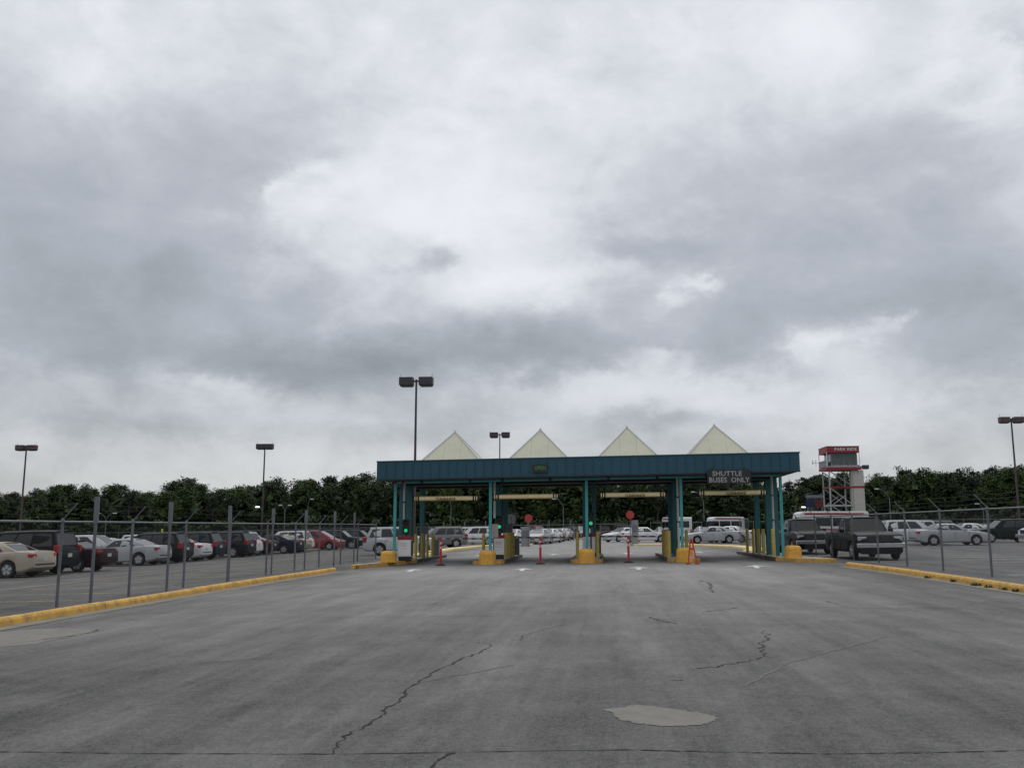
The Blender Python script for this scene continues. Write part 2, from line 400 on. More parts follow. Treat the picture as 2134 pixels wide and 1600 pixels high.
def flat(name, poly, mt, dz=.004, parent=ground, rough=0.0):
    """flat marking lying on the ground, fan-filled"""
    if rough:
        rr = random.Random(len(poly)); out = []
        for a, b in zip(poly, poly[1:] + poly[:1]):
            n = max(2, int(math.hypot(b[0] - a[0], b[1] - a[1]) / .025))
            out += [(a[0] + (b[0] - a[0]) * k / n + rr.gauss(0, rough), a[1] + (b[1] - a[1]) * k / n + rr.gauss(0, rough)) for k in range(n)]
        poly = out
    mb = MB(); mb.add([(x, y, gz(x) + dz) for x, y in poly], [tuple(range(len(poly)))])
    return mb.build(name, mt, parent, fix=False)

def ribbon(name, pts, wd, mt, dz=.004, jag=.0, seed=1, sub=6):
    """crack: an uneven dark ribbon along a jagged path"""
    rr = random.Random(seed); P = []
    for i in range(len(pts) - 1):
        a, b = Vector(pts[i]), Vector(pts[i + 1]); nn = Vector((-(b - a).y, (b - a).x)).normalized()
        for k in range(sub):
            f = k / sub; P.append(a.lerp(b, f) + nn * rr.uniform(-jag, jag) * (1 if k else .3))
    P.append(Vector(pts[-1])); vs = []
    for i, p in enumerate(P):
        t = (P[min(i + 1, len(P) - 1)] - P[max(i - 1, 0)]).normalized(); nn = Vector((-t.y, t.x))
        ww = wd * rr.uniform(.10, 1.35) * (.35 if i in (0, len(P) - 1) else 1)
        for s_ in (-1, 1):
            q_ = p + nn * s_ * ww / 2; vs.append((q_.x, q_.y, gz(q_.x) + dz))
    mb = MB(); mb.add(vs, [(2 * i, 2 * i + 1, 2 * i + 3, 2 * i + 2) for i in range(len(P) - 1)])
    return mb.build(name, mt, ground, fix=False)

# cracks, joint, patches and painted marks belong to the ground
ribbon('joint', [(-9, 7.35), (-3.7, 7.06), (-2.6, 6.93), (-1.25, 6.83), (.8, 6.82), (1.4, 6.72), (2.1, 6.62), (2.8, 6.60), (3.5, 6.62), (9, 6.4)], .017, M_CRACK, jag=.008, seed=3, sub=14)
CR = [([(-1.25, 6.83), (-1.28, 7.14), (-1.27, 7.44), (-1.18, 7.75), (-1.11, 8.13), (-1.12, 8.44), (-1.02, 9.04), (-1.05, 9.35), (-.94, 10.07), (-.8, 10.79), (-.62, 11.51), (-.41, 12.14), (-.31, 12.56), (-.29, 12.91), (-.38, 13.08), (-.54, 13.15)], .024, .03),
      ([(-.56, 6.2), (-.53, 6.4), (-.52, 6.55), (-.45, 6.76), (-.40, 6.82)], .026, .008),
      ([(3.73, 14.07), (3.55, 13.12), (3.25, 12.57), (3.17, 12.04), (3.01, 11.48), (2.88, 11.2), (2.59, 10.92), (2.31, 10.65), (1.96, 10.47)], .024, .06),
      ([(5.24, 27.1), (5.5, 26.07), (5.16, 24.23), (4.82, 23.18), (4.7, 22.17)], .06, .14),
      ([(2.36, 16.47), (2.45, 15.86), (2.64, 15.21)], .03, .03), ([(.14, 13.34), (.15, 13.87), (.39, 14.47), (.88, 15.47)], .014, .03),
      ([(3.43, 17.22), (3.85, 17.55), (4.31, 17.99)], .03, .03), ([(-9, 17.4), (-4, 17.3), (0, 17.04), (1.97, 16.71), (2.37, 16.56)], .012, .03),
      ([(3.81, 18.19), (6.2, 17.65), (9.04, 16.74)], .018, .04), ([(6.37, 19.23), (6.28, 17.63)], .022, .04), ([(-1.85, 19.57), (-1.64, 20.03), (-1.47, 21.19)], .02, .04),
      ([(-6, 24.8), (-2, 24.2), (3, 24.0)], .02, .06), ([(1.6, 9.75), (1.75, 9.73)], .02, .005)]
for k, (p, wd, j) in enumerate(CR): ribbon('crack', p, wd, M_CRACK, jag=j, seed=20 + k, dz=.0045)
flat('patch', [(.79, 8.29), (.9, 8.33), (.97, 8.38), (1.07, 8.46), (1.15, 8.45), (1.23, 8.4), (1.34, 8.29), (1.44, 8.21), (1.58, 8.06), (1.65, 7.93), (1.68, 7.85), (1.58, 7.67), (1.41, 7.59), (1.25, 7.56), (1.14, 7.59), (.94, 7.74), (.86, 7.91), (.84, 8.14)], M_PATCH, rough=.014)
flat('patch', [(-8.9, 15.2), (-8.36, 15.8), (-7.71, 16.12), (-6.75, 15.69), (-6.85, 14.8), (-6.92, 13.79), (-7.6, 13.3), (-9, 12.9)], M_PATCH, dz=.003, rough=.03)
M_SCUFF = mat('scuff', (.118, .115, .108), .9, var=.2, vscale=6, dirt=.95, dirtc=(.095, .094, .09))
for k, p in enumerate([[(2.25, 9.33), (3.0, 10.6), (3.63, 11.41), (5.21, 13.19)], [(-1.01, 9.77), (.02, 11.0)], [(7.92, 17.13), (9.86, 19.18)], [(-4.4, 11.2), (-2.9, 12.0)], [(-5.3, 22.2), (-4.9, 24.2)]]):
    ribbon('scuff', p, .04, M_SCUFF, dz=.0035, jag=.035, seed=60 + k)

def arrow(u, v, rz=0.0, s=1.0):
    pts = [(-.09, 0), (.09, 0), (.09, 1.3), (.42, 1.3), (0, 2.3), (-.42, 1.3), (-.09, 1.3)]
    c, sn = math.cos(rz), math.sin(rz)
    P = [B(u + (x * c - y * sn) * s, v + (x * sn + y * c) * s) for x, y in pts]
    flat('lane_arrow', [(p[0], p[1]) for p in P], M_LINE)
for u, v, a in [(-6.6, -6.6, .10), (-2.3, -6.9, .05), (2.0, -6.9, -.03), (6.3, -6.6, -.10), (-6.6, 12.5, -.1), (-2.2, 12.8, 0), (2.1, 12.8, 0), (6.5, 14, .1)]: arrow(u, v, a)
# faded stall lines in the two side lots
def lot_line(x0, y0, x1, y1, wd=.11, mt=M_LINEY):
    t = Vector((x1 - x0, y1 - y0)).normalized(); nn = Vector((-t.y, t.x)) * wd / 2
    flat('parking_line', [(x0 + nn.x, y0 + nn.y), (x0 - nn.x, y0 - nn.y), (x1 - nn.x, y1 - nn.y), (x1 + nn.x, y1 + nn.y)], mt)
for k in range(14):
    y = 20.5 + k * 2.75; x = -11.1 + .096 * (y - 20)
    lot_line(x, y, x - 4.6, y + .44)
for k in range(17):
    y = 38.2 + k * 2.75; x = -19.2 + .06 * (y - 36)
    lot_line(x, y, x - 4.8, y + .46)
lot_line(-16.6, 24, -12.2, 66, .13)
for k in range(10):
    y = 36 + k * 2.9; lot_line(18.3 + .09 * (y - 36), y, 23 + .09 * (y - 36), y - .45, .11, M_LINE)
lot_line(14.5, 27.5, 27, 25.8, .12, M_LINE)

# ------------------------------------------------------------------ kerbs
def kerb(label, path, wd=.17, h=.15, mt=M_KERB, seg=3.0, gutter=0.0, side=1, group=None, seed=1):
    rr = random.Random(seed)
    root = thing('kerb', label, 'kerb', (path[0][0], path[0][1], gz(path[0][0])), 0, group)
    o0 = Vector(root.location); pts = [Vector(p) for p in path]; cut = [pts[0]]
    for a, b in zip(pts, pts[1:]):
        n = max(1, round((b - a).length / seg))
        cut += [a.lerp(b, k / n) for k in range(1, n + 1)]
    L = len(cut); nrm = []
    for i in range(L):
        t = (cut[min(i + 1, L - 1)] - cut[max(i - 1, 0)]).normalized(); nrm.append(Vector((-t.y, t.x)) * side)
    for i in range(L - 1):
        a, b = cut[i], cut[i + 1]; t = (b - a).normalized() * .006; jz = rr.uniform(-.006, .008); jx = rr.uniform(-.008, .008)
        vs = []
        for p, nn in ((a + t, nrm[i]), (b - t, nrm[i + 1])):
            for off, z in ((jx, -.06), (jx + .012, h * .6), (jx + .03, h - .022), (jx + .055, h), (wd - .02 + jx, h + .002), (wd + jx, h - .02), (wd + jx, -.06)):
                q_ = p + nn * off; vs.append((q_.x - o0.x, q_.y - o0.y, gz(q_.x) + z + (jz if z > 0 else 0) - o0.z))
        n = 7; mb = MB(); mb.add(vs, [(k, (k + 1) % n, n + (k + 1) % n, n + k) for k in range(n)] + [tuple(range(n - 1, -1, -1)), tuple(range(n, 2 * n))])
        mb.build('kerb_stone', mt, root)
    if gutter:
        vs = []
        for p, nn in zip(cut, nrm):
            for off in (0.015, -gutter * .5, -gutter):
                q_ = p + nn * off; vs.append((q_.x - o0.x, q_.y - o0.y, gz(q_.x) + .007 - o0.z))
        mb = MB(); mb.add(vs, [(3 * i + k, 3 * i + 3 + k, 3 * i + 4 + k, 3 * i + 1 + k) for i in range(L - 1) for k in range(2)])
        mb.build('gutter', M_GUTTER, root)
    return root
kerb('long yellow kerb below the chain link fence of the left lot', [(-9.35, 9), (-9.1, 14), (-8.91, 16.5), (-8.62, 20.1), (-8.2, 24.5), (-7.7, 29.6), (-7.2, 33.5), (-6.82, 36.6)], gutter=.42, side=1, seed=1)
kerb('long yellow kerb below the chain link fence of the right lot', [(10.7, 14), (11.16, 20.59), (11.6, 25), (11.94, 28.6), (12.2, 34.4)], gutter=.30, side=-1, seed=2)
kerb('pale yellow kerb curving behind the leftmost lane', [(-4.9, 53), (-5.05, 59.6), (-4.3, 70), (-2.6, 80), (-.2, 84.5), (1.9, 86)], wd=.9, mt=M_KERB2, side=1, seed=3, seg=4)
kerb('pale yellow kerb curving behind the rightmost lane', [(12.7, 52), (14.6, 58), (15.2, 65), (14.2, 71.5), (12.75, 74.8), (9.9, 77)], wd=.9, mt=M_KERB2, side=-1, seed=4, seg=4)

# weeds along the right kerb
def weed_mesh(seed):
    rr = random.Random(seed); mb = MB()
    for _ in range(26):
        a = rr.uniform(0, 6.28); r = rr.uniform(.01, .10); h = rr.uniform(.04, .13); b = a + rr.uniform(-.8, .8)
        x, y = r * math.cos(a), r * math.sin(a); dx, dy = .07 * math.cos(b) * rr.uniform(.3, 1), .07 * math.sin(b)
        wx, wy = -math.sin(b) * .014, math.cos(b) * .014
        mb.add([(x - wx, y - wy, 0), (x + wx, y + wy, 0), (x + dx * .5 + wx, y + dy * .5 + wy, h * .7), (x + dx * .5 - wx, y + dy * .5 - wy, h * .7), (x + dx, y + dy, h)], [(0, 1, 2, 3), (3, 2, 4)])
    return mb.mesh('weed_tuft', mat('weed_green', (.05, .075, .025), .8, var=.3, vscale=9), fix=False)
wm = [weed_mesh(s) for s in (1, 2, 3)]
for k, y in enumerate([20.9, 21.5, 22.3, 23.0, 23.2, 24.6, 26.4]):
    x = 11.02 + (y - 20.6) * .09
    o = put(bpy.data.objects.new('weed_tuft', wm[k % 3]), None, (x + .1, y, gz(x)), k * 1.3)
    o.scale = (.9, .9, .75)
    tag(o, 'small green weed growing in the joint at the foot of the right yellow kerb', 'weed', 'weeds along the right kerb')

# ------------------------------------------------------------------ chain link fences
def tube_part(name, pts, r, mt, parent, n=6, o0=None, **kw):
    o0 = o0 or Vector((0, 0, 0)); mb = MB(); mb.tube([Vector(p) - o0 for p in pts], r, n, **kw)
    return mb.build(name, mt, parent, smooth=40)

def fence(label, posts, rail=1.88, arm=None, tall=(), wire=True, pitch=.076, pr=.034, midrail=False, wr=.0014, strands=3):
    o0 = Vector((posts[0][0], posts[0][1], gz(posts[0][0])))
    root = thing('chain_link_fence', label, 'fence', o0)
    P = [Vector((x, y, gz(x))) for x, y in posts]; up = Vector((0, 0, 1))
    tops = [p + up * rail for p in P]
    for i, p in enumerate(P):
        f = tube_part('post', [p - up * .1, p + up * (rail + .02)], pr, M_GALV, root, 8, o0)
        cp = MB(); cp.lathe([(pr * 1.25, 0), (pr * 1.25, .05), (pr * .5, .085)], 8, c=tuple(tops[i] + up * .0 - o0)); cp.build('cap', M_GALV, f, smooth=40)
        if arm:
            a = tops[i] + up * .05; b = a + Vector((arm[0] * .33, arm[1] * .33, .36))
            tube_part('barb_arm', [a, b], .016, M_GALV, f, 5, o0)
    tube_part('top_rail', tops, .024, M_GALV, root, 6, o0)
    if midrail: tube_part('bottom_wire', [p + up * .06 for p in P], .008, M_GALV, root, 4, o0)
    if arm:
        for k in range(strands):
            f = (k + 1) / strands
            pts = []
            for i, t in enumerate(tops):
                q_ = t + Vector((arm[0] * .33 * f, arm[1] * .33 * f, .05 + .36 * f))
                if i: pts.append((pts[-1] + q_) / 2 - up * .03)
                pts.append(q_)
            tube_part('barbed_wire', pts, .003, M_GALVD, root, 3, o0, cap=False)
    if wire:
        mb = MB(); h0, h1 = .04, rail - .02; H = h1 - h0
        cum = [0.0]
        for a, b in zip(P, P[1:]): cum.append(cum[-1] + (b - a).length)
        def at(s, h):
            for i in range(len(P) - 1):
                if s <= cum[i + 1] or i == len(P) - 2:
                    f = (s - cum[i]) / (cum[i + 1] - cum[i]); q_ = P[i].lerp(P[i + 1], f); return q_ + up * h
        s = -H; T = cum[-1]
        while s < T:
            for sgn in (1, -1):
                a, b, ha, hb = s, s + H, h0, h1
                if a < 0: ha += -a; a = 0
                if b > T: hb -= b - T; b = T
                if b - a < .03: continue
                if sgn < 0: ha, hb = h1 - (ha - h0), h0 + (h1 - hb)
                # pieces bent at the posts
                cuts = [a] + [c for c in cum if a + .01 < c < b - .01] + [b]
                pts = [at(c, ha + (hb - ha) * (c - a) / (b - a)) - o0 for c in cuts]
                for p0, p1 in zip(pts, pts[1:]):
                    t = (p1 - p0).normalized(); e = t.cross(Vector((t.y, -t.x, 0))).normalized() * wr
                    nn = t.cross(e).normalized() * wr
                    tri = [e, e * -.5 + nn * .87, e * -.5 - nn * .87]
                    mb.add([p0 + c for c in tri] + [p1 + c for c in tri], [(0, 1, 4, 3), (1, 2, 5, 4), (2, 0, 3, 5)])
            s += pitch
        o = mb.build('chain_link', M_GALVD, root, fix=False); o['kind'] = 'stuff'
    for (x, y) in tall:
        b = Vector((x, y, gz(x))) - o0
        mb = MB(); mb.box((b.x, b.y, b.z + .93), (.055, .055, 2.0)); t = mb.build('tall_post', M_GALV, root)
        mb = MB(); mb.box((b.x, b.y, b.z + 2.15), (.115, .06, .60), TH, 1.0, .012); mb.build('sleeve', M_PVCG, t)
    return root
M_PVCG = mat('grey_sleeve', (.13, .14, .15), .6, var=.12, vscale=6)
fence('chain link fence with barbed wire along the left lot', [(-10.75, 11), (-10.55, 14.2), (-10.35, 17.6), (-10.15, 21.1), (-9.9, 24.4), (-9.72, 27.9), (-9.45, 31.4), (-9.2, 35.2), (-8.95, 38.7), (-8.55, 41.6), (-8.15, 44.6), (-8.0, 48.6), (-7.7, 53)],
      arm=(.96, -.1), tall=[(-9.95, 17.3), (-9.67, 21.7), (-9.55, 26.1), (-9.25, 30.6), (-9.0, 35.2), (-8.66, 39.25), (-8.0, 42.2), (-7.75, 46)])
fence('chain link fence with barbed wire along the right lot', [(12.9, 19.6), (13.2, 23.1), (13.54, 26.57), (13.91, 30.35), (14.25, 33.9), (14.4, 36.9), (14.6, 40.1), (14.8, 43.3), (14.97, 46.2), (15.2, 50)], rail=1.90, arm=(-.96, .1))

# far fences round the lot
fence('distant chain link fence between the left parking rows and the trees', [(-78 + 4.2 * k, 128 - .4 * k) for k in range(16)], rail=2.1, arm=(.5, -.8), pitch=.35, wr=.004, strands=2)
fence('distant chain link fence seen under the canopy beyond the leftmost lane', [(-11 + 3.0 * k, 108 - .3 * k) for k in range(9)], rail=1.9, arm=(.3, -.9), tall=[(-10.2 + 2.4 * k, 107.3 - .24 * k) for k in range(9)], pitch=.3, wr=.0035, strands=2)
fence('distant chain link fence beyond the shuttle buses', [(17.5 + 3.2 * k, 118 - .2 * k) for k in range(17)], rail=2.0, arm=(-.3, -.9), pitch=.35, wr=.004, strands=2)

# swung-open gate leaf by the rear kerb on the right
g0 = thing('chain_link_gate', 'open grey chain link gate standing beside the silver sedan right of the lanes', 'gate', (16.2, 66.5, gz(16.2)), R(62))
tube_part('gate_frame', [(0, 0, .08), (0, 0, 2.0), (2.6, 0, 2.0), (2.6, 0, .08), (0, 0, .08)], .03, M_GALV, g0, 6)
mb = MB()
for k in range(30):
    for sg in (1, -1):
        a = -1.9 + k * .15; x0, x1 = max(a, 0), min(a + 1.9, 2.6)
        if x1 - x0 > .05:
            z0, z1 = .08 + (x0 - a), .08 + (x1 - a)
            if sg < 0: z0, z1 = 2.06 - z0, 2.06 - z1
            mb.tube([(x0, 0, z0), (x1, 0, z1)], .005, 3, cap=False)
tag(mb.build('chain_link', M_GALVD, g0, fix=False), kind='stuff')

# ------------------------------------------------------------------ booth
SU = math.tan(math.atan(.015)) * math.cos(TH)      # the canopy follows the cross-fall of the paving
IU = [-8.85, -4.40, 0.0, 4.25, 8.65]
booth = thing('toll_canopy', 'long blue canopy on teal columns with four cream pyramid skylights spanning the lanes', 'canopy', B(0, 0), TH)
def L3(u, v, h): return (u, v, h + SU * u)
def bslab(name, u0, u1, v0, v1, h0, h1, mt, parent=booth, **kw):
    mb = MB(); mb.add([L3(u, v, h) for h in (h0, h1) for u, v in ((u0, v0), (u1, v0), (u1, v1), (u0, v1))], [(3, 2, 1, 0), (4, 5, 6, 7), (0, 1, 5, 4), (1, 2, 6, 5), (2, 3, 7, 6), (3, 0, 4, 7)])
    return mb.build(name, mt, parent, **kw)
UL, UR, VB = -9.50, 9.34, 9.4
FB, FT = 3.86, 4.64
# standing seam fascia, panel by panel
NP = 46; pw = (UR - UL) / NP
for k in range(NP):
    u0 = UL + k * pw
    bslab('fascia_panel', u0 + .007, u0 + pw - .007, .0 + rnd.uniform(0, .003), .03, FB, FT, M_FASC)
    bslab('seam', u0 - .014, u0 + .014, -.030, .031, FB + .003, FT - .003, M_FASC)
NS = 23; sw = VB / NS
for s_, uu in ((-1, UL), (1, UR)):
    for k in range(NS):
        bslab('fascia_panel', uu - .015, uu + .015, .04 + k * sw, .04 + (k + 1) * sw - .014, FB, FT, M_FASC)
bslab('fascia_back', UL, UR, VB + .05, VB + .09, FB, FT, M_FASC)
bslab('coping', UL - .04, UR + .04, -.045, .10, FT + .002, FT + .05, M_FASC)
bslab('drip_edge', UL - .02, UR + .02, -.035, .05, FB - .05, FB - .004, M_SOFF)
bslab('roof_deck', UL + .02, UR - .02, .12, VB + .04, FT - .22, FT - .12, M_ROOF)
bslab('soffit', UL + .02, UR - .02, .052, VB + .04, FB - .03, FB + .01, M_SOFF)
# header pipe under the front edge
HV, HH = .95, FB - .12
mb = MB(); mb.tube([L3(u, HV, HH) for u in (-8.9, -4.4, 0, 4.25, 8.72)], .055, 8); mb.build('header_pipe', M_TEALL, booth, smooth=40)
for u in (-8.85, -8.5, -7.6, -5.35, -3.85, -1.65, 1.0, 3.2, 5.4):
    mb = MB(); mb.box((u, HV, HH + SU * u + .01), (.11, .14, .15)); mb.build('clamp', M_REDD if u < -8.4 else M_SOFF, booth)
for v in (4.2, 7.6):
    bslab('cross_beam', -9.2, 9.0, v - .1, v + .1, FB - .13, FB - .035, M_SOFF)
# columns
for i, u in enumerate(IU):
    def post(name, uu, v, wd, dp, mt, h1=FB - .04, h0=.0):
        z0 = SU * uu + h0; mb = MB(); mb.box((uu, v, (z0 + h1 + SU * uu) / 2), (wd, dp, h1 + SU * uu - z0)); return mb.build(name, mt, booth)
    post('front_post', u, HV, .12, .12, M_TEALL, HH - .05)
    if i in (0, 4): post('front_post', u + (.02 if i else -.02), 2.35, .16, .16, M_TEAL)
    # wide-flange columns: web and two flanges in one piece
    for v, wd in ((4.2, .30), (7.6, .24)):
        mb = MB(); z0 = SU * u; h = FB - .135 + SU * u - z0
        dx = -.1 if i == 2 else 0
        mb.add([(x + u + dx, y + v, z) for z in (z0, z0 + h) for x, y in [(-wd / 2, -.17), (wd / 2, -.17), (wd / 2, -.13), (.02, -.13), (.02, .13), (wd / 2, .13), (wd / 2, .17), (-wd / 2, .17), (-wd / 2, .13), (-.02, .13), (-.02, -.13), (-wd / 2, -.13)]],
               [tuple(range(11, -1, -1)), tuple(range(12, 24))] + [(a, (a + 1) % 12, 12 + (a + 1) % 12, 12 + a) for a in range(12)])
        c_ = mb.build('column', M_TEAL, booth)
        mb = MB(); mb.box((u + dx, v, z0 + .18), (.46, .44, .05)); mb.build('base_plate', M_TEAL, c_)
    if i == 2: post('front_post', u + .3, 4.6, .20, .16, M_TEAL)
    if i != 2:
        vv = 2.9 if i in (0, 4) else 2.6; du = -.0 if i < 3 else -.02
        zlow = 2.05 if i in (0, 1) else .15
        mb = MB(); mb.tube([(u + du, vv, SU * u + zlow), (u + du, vv, SU * u + FB - .05)], .058, 8)
        dpipe = mb.build('downspout', M_PVC, booth, smooth=40)
        for hh in (1.75, 2.9):
            if hh > zlow:
                mb = MB(); mb.lathe([(.07, -.03), (.07, .03)], 8, c=(u + du, vv, SU * u + hh)); mb.build('strap', M_SOFF, dpipe)
# pyramid skylights
AP, B0, HW = 6.42, 4.48, 1.80
for uc in (-6.71, -2.35, 2.0, 6.32):
    vc = 5.0; base = SU * uc
    mbk = MB(); mbk.box((uc, vc, base + B0 - .06), (2 * HW + .16, 2 * HW + .16, .16)); pyr = mbk.build('skylight', M_WTRIM, booth)
    apex = Vector((uc, vc, base + AP))
    for f in range(4):
        rot = Matrix.Rotation(f * math.pi / 2, 3, 'Z')
        def P3(a, t):          # a in -1..1 along the base edge, t 0..1 up the face
            p = Vector((a * HW, -HW * (1 - t), (AP - B0) * t)); q_ = rot @ p
            return Vector((uc + q_.x, vc + q_.y, base + B0 + q_.z + .03))
        nrm_ = (rot @ Vector((0, -(AP - B0), HW))).normalized()
        ed = [-1, -.62, -.22, .24, .62, 1]
        for a0, a1 in zip(ed, ed[1:]):
            a0 += .0015; a1 -= .0015
            def tmax(a): return 1 - abs(a)
            poly = [P3(a0, 0), P3(a1, 0), P3(a1, tmax(a1) * .995)]
            if a0 < 0 < a1: poly.append(P3(0, .992))
            poly.append(P3(a0, tmax(a0) * .995))
            n = len(poly); mb = MB()
            mb.add(poly + [p + nrm_ * .02 for p in poly], [tuple(range(n - 1, -1, -1)), tuple(range(n, 2 * n))] + [(k, (k + 1) % n, n + (k + 1) % n, n + k) for k in range(n)])
            mb.build('skylight_panel', M_CREAM, pyr)
        c0 = P3(-1, 0) + nrm_ * .01; mb = MB(); mb.tube([c0, apex + Vector((0, 0, .05))], .045, 6); mb.build('hip_trim', M_WTRIM, pyr, smooth=30)
    mb = MB(); mb.lathe([(.07, 0), (.05, .06), (.01, .12)], 6, c=tuple(apex + Vector((0, 0, .03)))); mb.build('finial', M_WTRIM, pyr)

# ------------------------------------------------------------------ islands
def rounded(u, hw, v0, v1, n=5):
    P = [(u + hw, v1), (u - hw, v1)]
    for k in range(n + 1):
        a = math.pi + math.pi * k / n; P.append((u + hw * math.cos(a), v0 + hw * .8 + hw * .8 * math.sin(a)))
    return P
ISL = [[(-9.62, -3.7), (-9.40, -3.75), (-9.0, -1.4), (-8.35, 1.0), (-8.18, 3.0), (-8.12, 11.2), (-9.7, 11.2), (-9.75, -2.0)],
       rounded(-4.4, .72, -.25, 9.8), rounded(0, .72, -.25, 9.8), rounded(4.25, .72, -.25, 9.8),
       [(10.05, -2.65), (9.75, -2.7), (8.75, -1.6), (8.1, -.2), (8.02, 11), (9.6, 11), (9.85, 0)]]
LBL = ['wedge shaped yellow kerbed island at the left end under the canopy', 'yellow kerbed island second from the left under the canopy', 'middle yellow kerbed island under the canopy', 'yellow kerbed island second from the right under the canopy', 'wedge shaped yellow kerbed island at the right end under the canopy']
for i, P in enumerate(ISL):
    root = thing('lane_island', LBL[i], 'island', B(IU[i], 0), TH, 'islands between the toll lanes')
    area = sum(P[k][0] * P[(k + 1) % len(P)][1] - P[(k + 1) % len(P)][0] * P[k][1] for k in range(len(P)))
    if area < 0: P = P[::-1]
    Pl = [(x - IU[i], y) for x, y in P]; n = len(Pl)
    cx_ = sum(p[0] for p in Pl) / n; cy_ = sum(p[1] for p in Pl) / n
    Pi = [(p[0] + (cx_ - p[0]) * .20, p[1] + (cy_ - p[1]) * .05) for p in Pl]
    mb = MB(); mb.add([(x, y, .147 + SU * x) for x, y in Pi], [tuple(range(n))]); mb.build('top_slab', M_CONC, root, fix=False)
    for k in range(n):          # one kerb stone per side
        a, b, bi, ai = Pl[k], Pl[(k + 1) % n], Pi[(k + 1) % n], Pi[k]
        m_ = M_KERB
        ln = math.hypot(a[0] - b[0], a[1] - b[1])
        if ln > 5 and abs(a[0] - b[0]) < .4: m_ = M_RUBK
        mb = MB(); q4 = (a, b, bi, ai)
        mb.add([(x, y, -.05) for x, y in q4] + [(x, y, .152 + SU * x) for x, y in q4], [(3, 2, 1, 0), (4, 5, 6, 7), (0, 1, 5, 4), (1, 2, 6, 5), (2, 3, 7, 6), (3, 0, 4, 7)])
        mb.build('kerb_stone', m_, root)

# ------------------------------------------------------------------ things standing on the islands
ORD = ['leftmost', 'second from the left', 'middle', 'second from the right', 'rightmost']
for i, u in enumerate(IU):
    outer = i in (0, 4)
    uu = u + (.02 if i == 0 else .18 if i == 4 else 0)
    r0 = thing('impact_block', f'orange yellow rounded concrete impact block at the front of the {ORD[i]} island' if i != 2 else 'orange yellow rounded concrete impact block in front of the middle island', 'block', B(uu, -.1 if not outer else -.25, .15 if outer else -.02), TH, 'impact blocks guarding the islands')
    wd, h = (.66, .50) if outer else (.72, .64)
    mb = MB(); mb.add([(x * wd / 2, y * .34, z) for z, k in ((0, 1.0), (h * .78, .97), (h * .93, .86), (h, .62)) for x, y in [(k, -k * .6), (k, k * .6), (k * .7, k), (-k * .7, k), (-k, k * .6), (-k, -k * .6), (-k * .7, -k), (k * .7, -k)]],
                      [tuple(range(7, -1, -1)), tuple(range(24, 32))] + [(8 * a + k, 8 * a + (k + 1) % 8, 8 * a + 8 + (k + 1) % 8, 8 * a + 8 + k) for a in range(3) for k in range(8)])
    mb.build('block', M_BLOCK, r0, bevel=.02)
    mb = MB(); mb.box((0, 0, .03), (wd + .06, .74, .07), 0, 1.0, .15); mb.build('footing', M_BLOCK, r0)

def pipe_bollard(u, v, label, h=1.22, r=.075):
    o = thing('pipe_bollard', label, 'bollard', B(u, v, .148), TH, 'yellow pipe bollards on the islands')
    mb = MB(); mb.lathe([(r, 0), (r, h - .05), (r * .85, h - .015), (r * .4, h)], 12); mb.build('pipe', M_PIPE, o, smooth=40)
    mb = MB(); mb.lathe([(r + .03, 0), (r + .03, .02), (r + .005, .05)], 12); mb.build('collar', M_CONC, o, smooth=40)
ROWS = {0: ('leftmost', [(-8.36, 3.5), (-8.32, 4.9), (-8.3, 6.2), (-8.28, 7.6)]), 1: ('second from the left', [(-3.86, 2.2), (-3.84, 3.0), (-3.83, 3.8), (-3.82, 4.8), (-3.82, 5.8)]),
        3: ('second from the right', [(3.70, 1.4), (3.68, 2.2), (3.67, 3.0), (3.66, 3.9), (3.66, 4.8)]), 4: ('rightmost', [(8.22, .9), (8.2, 3.3), (8.2, 4.7), (8.2, 6.2), (8.2, 8.2)])}
NTH = ['nearest', 'second', 'third', 'fourth', 'farthest']
for i, (nm, lst) in ROWS.items():
    for k, (u, v) in enumerate(lst):
        nth = NTH[k] if k < len(lst) - 1 else 'farthest'
        pipe_bollard(u, v, f'{nth} yellow pipe bollard in the row on the {nm} island')
pipe_bollard(-4.92, 2.6, 'single yellow pipe bollard on the left edge of the second island from the left')
pipe_bollard(-.47, 2.2, 'yellow pipe bollard left of the middle front post')
pipe_bollard(.47, 2.2, 'yellow pipe bollard right of the middle front post')
pipe_bollard(4.62, 3.0, 'single yellow pipe bollard behind the orange barricade')

def ticket_machine(u, v, label, wd=.62, dp=.5, h=1.12, lines=True):
    o = thing('ticket_machine', label, 'machine', B(u, v, .148), TH, 'ticket machines')
    mb = MB(); mb.box((0, 0, .10), (wd * .86, dp * .8, .20)); mb.build('plinth', M_BLACK, o)
    mb = MB(); mb.box((0, 0, .2 + (h - .36) / 2), (wd, dp, h - .36)); b_ = mb.build('cabinet', M_WHITE, o, bevel=.012)
    mb = MB(); mb.box((0, 0, h - .08), (wd + .03, dp + .03, .16)); mb.build('red_hood', M_RED, o, bevel=.015)
    mb = MB(); mb.box((wd / 2 + .006, 0, .2 + (h - .36) / 2), (.02, dp - .05, h - .42)); mb.build('side_panel', M_BLACK, o)
    mb = MB(); mb.box((0, -dp / 2 - .006, .2 + (h - .36) / 2), (wd - .08, .014, h - .44)); f = mb.build('door_panel', M_WHITE, o)
    if lines:
        for k, (ww, z) in enumerate([(.30, .80), (.34, .74), (.26, .68), (.3, .56)]):
            mb = MB(); mb.box((-.02, -dp / 2 - .015, z * h / 1.12), (ww, .004, .022)); mb.build('printed_line', M_PINK, f)
ticket_machine(-8.42, 1.35, 'white ticket machine with red hood on the leftmost island')
ticket_machine(-4.12, 2.3, 'white ticket machine with red hood on the second island from the left', wd=.5)
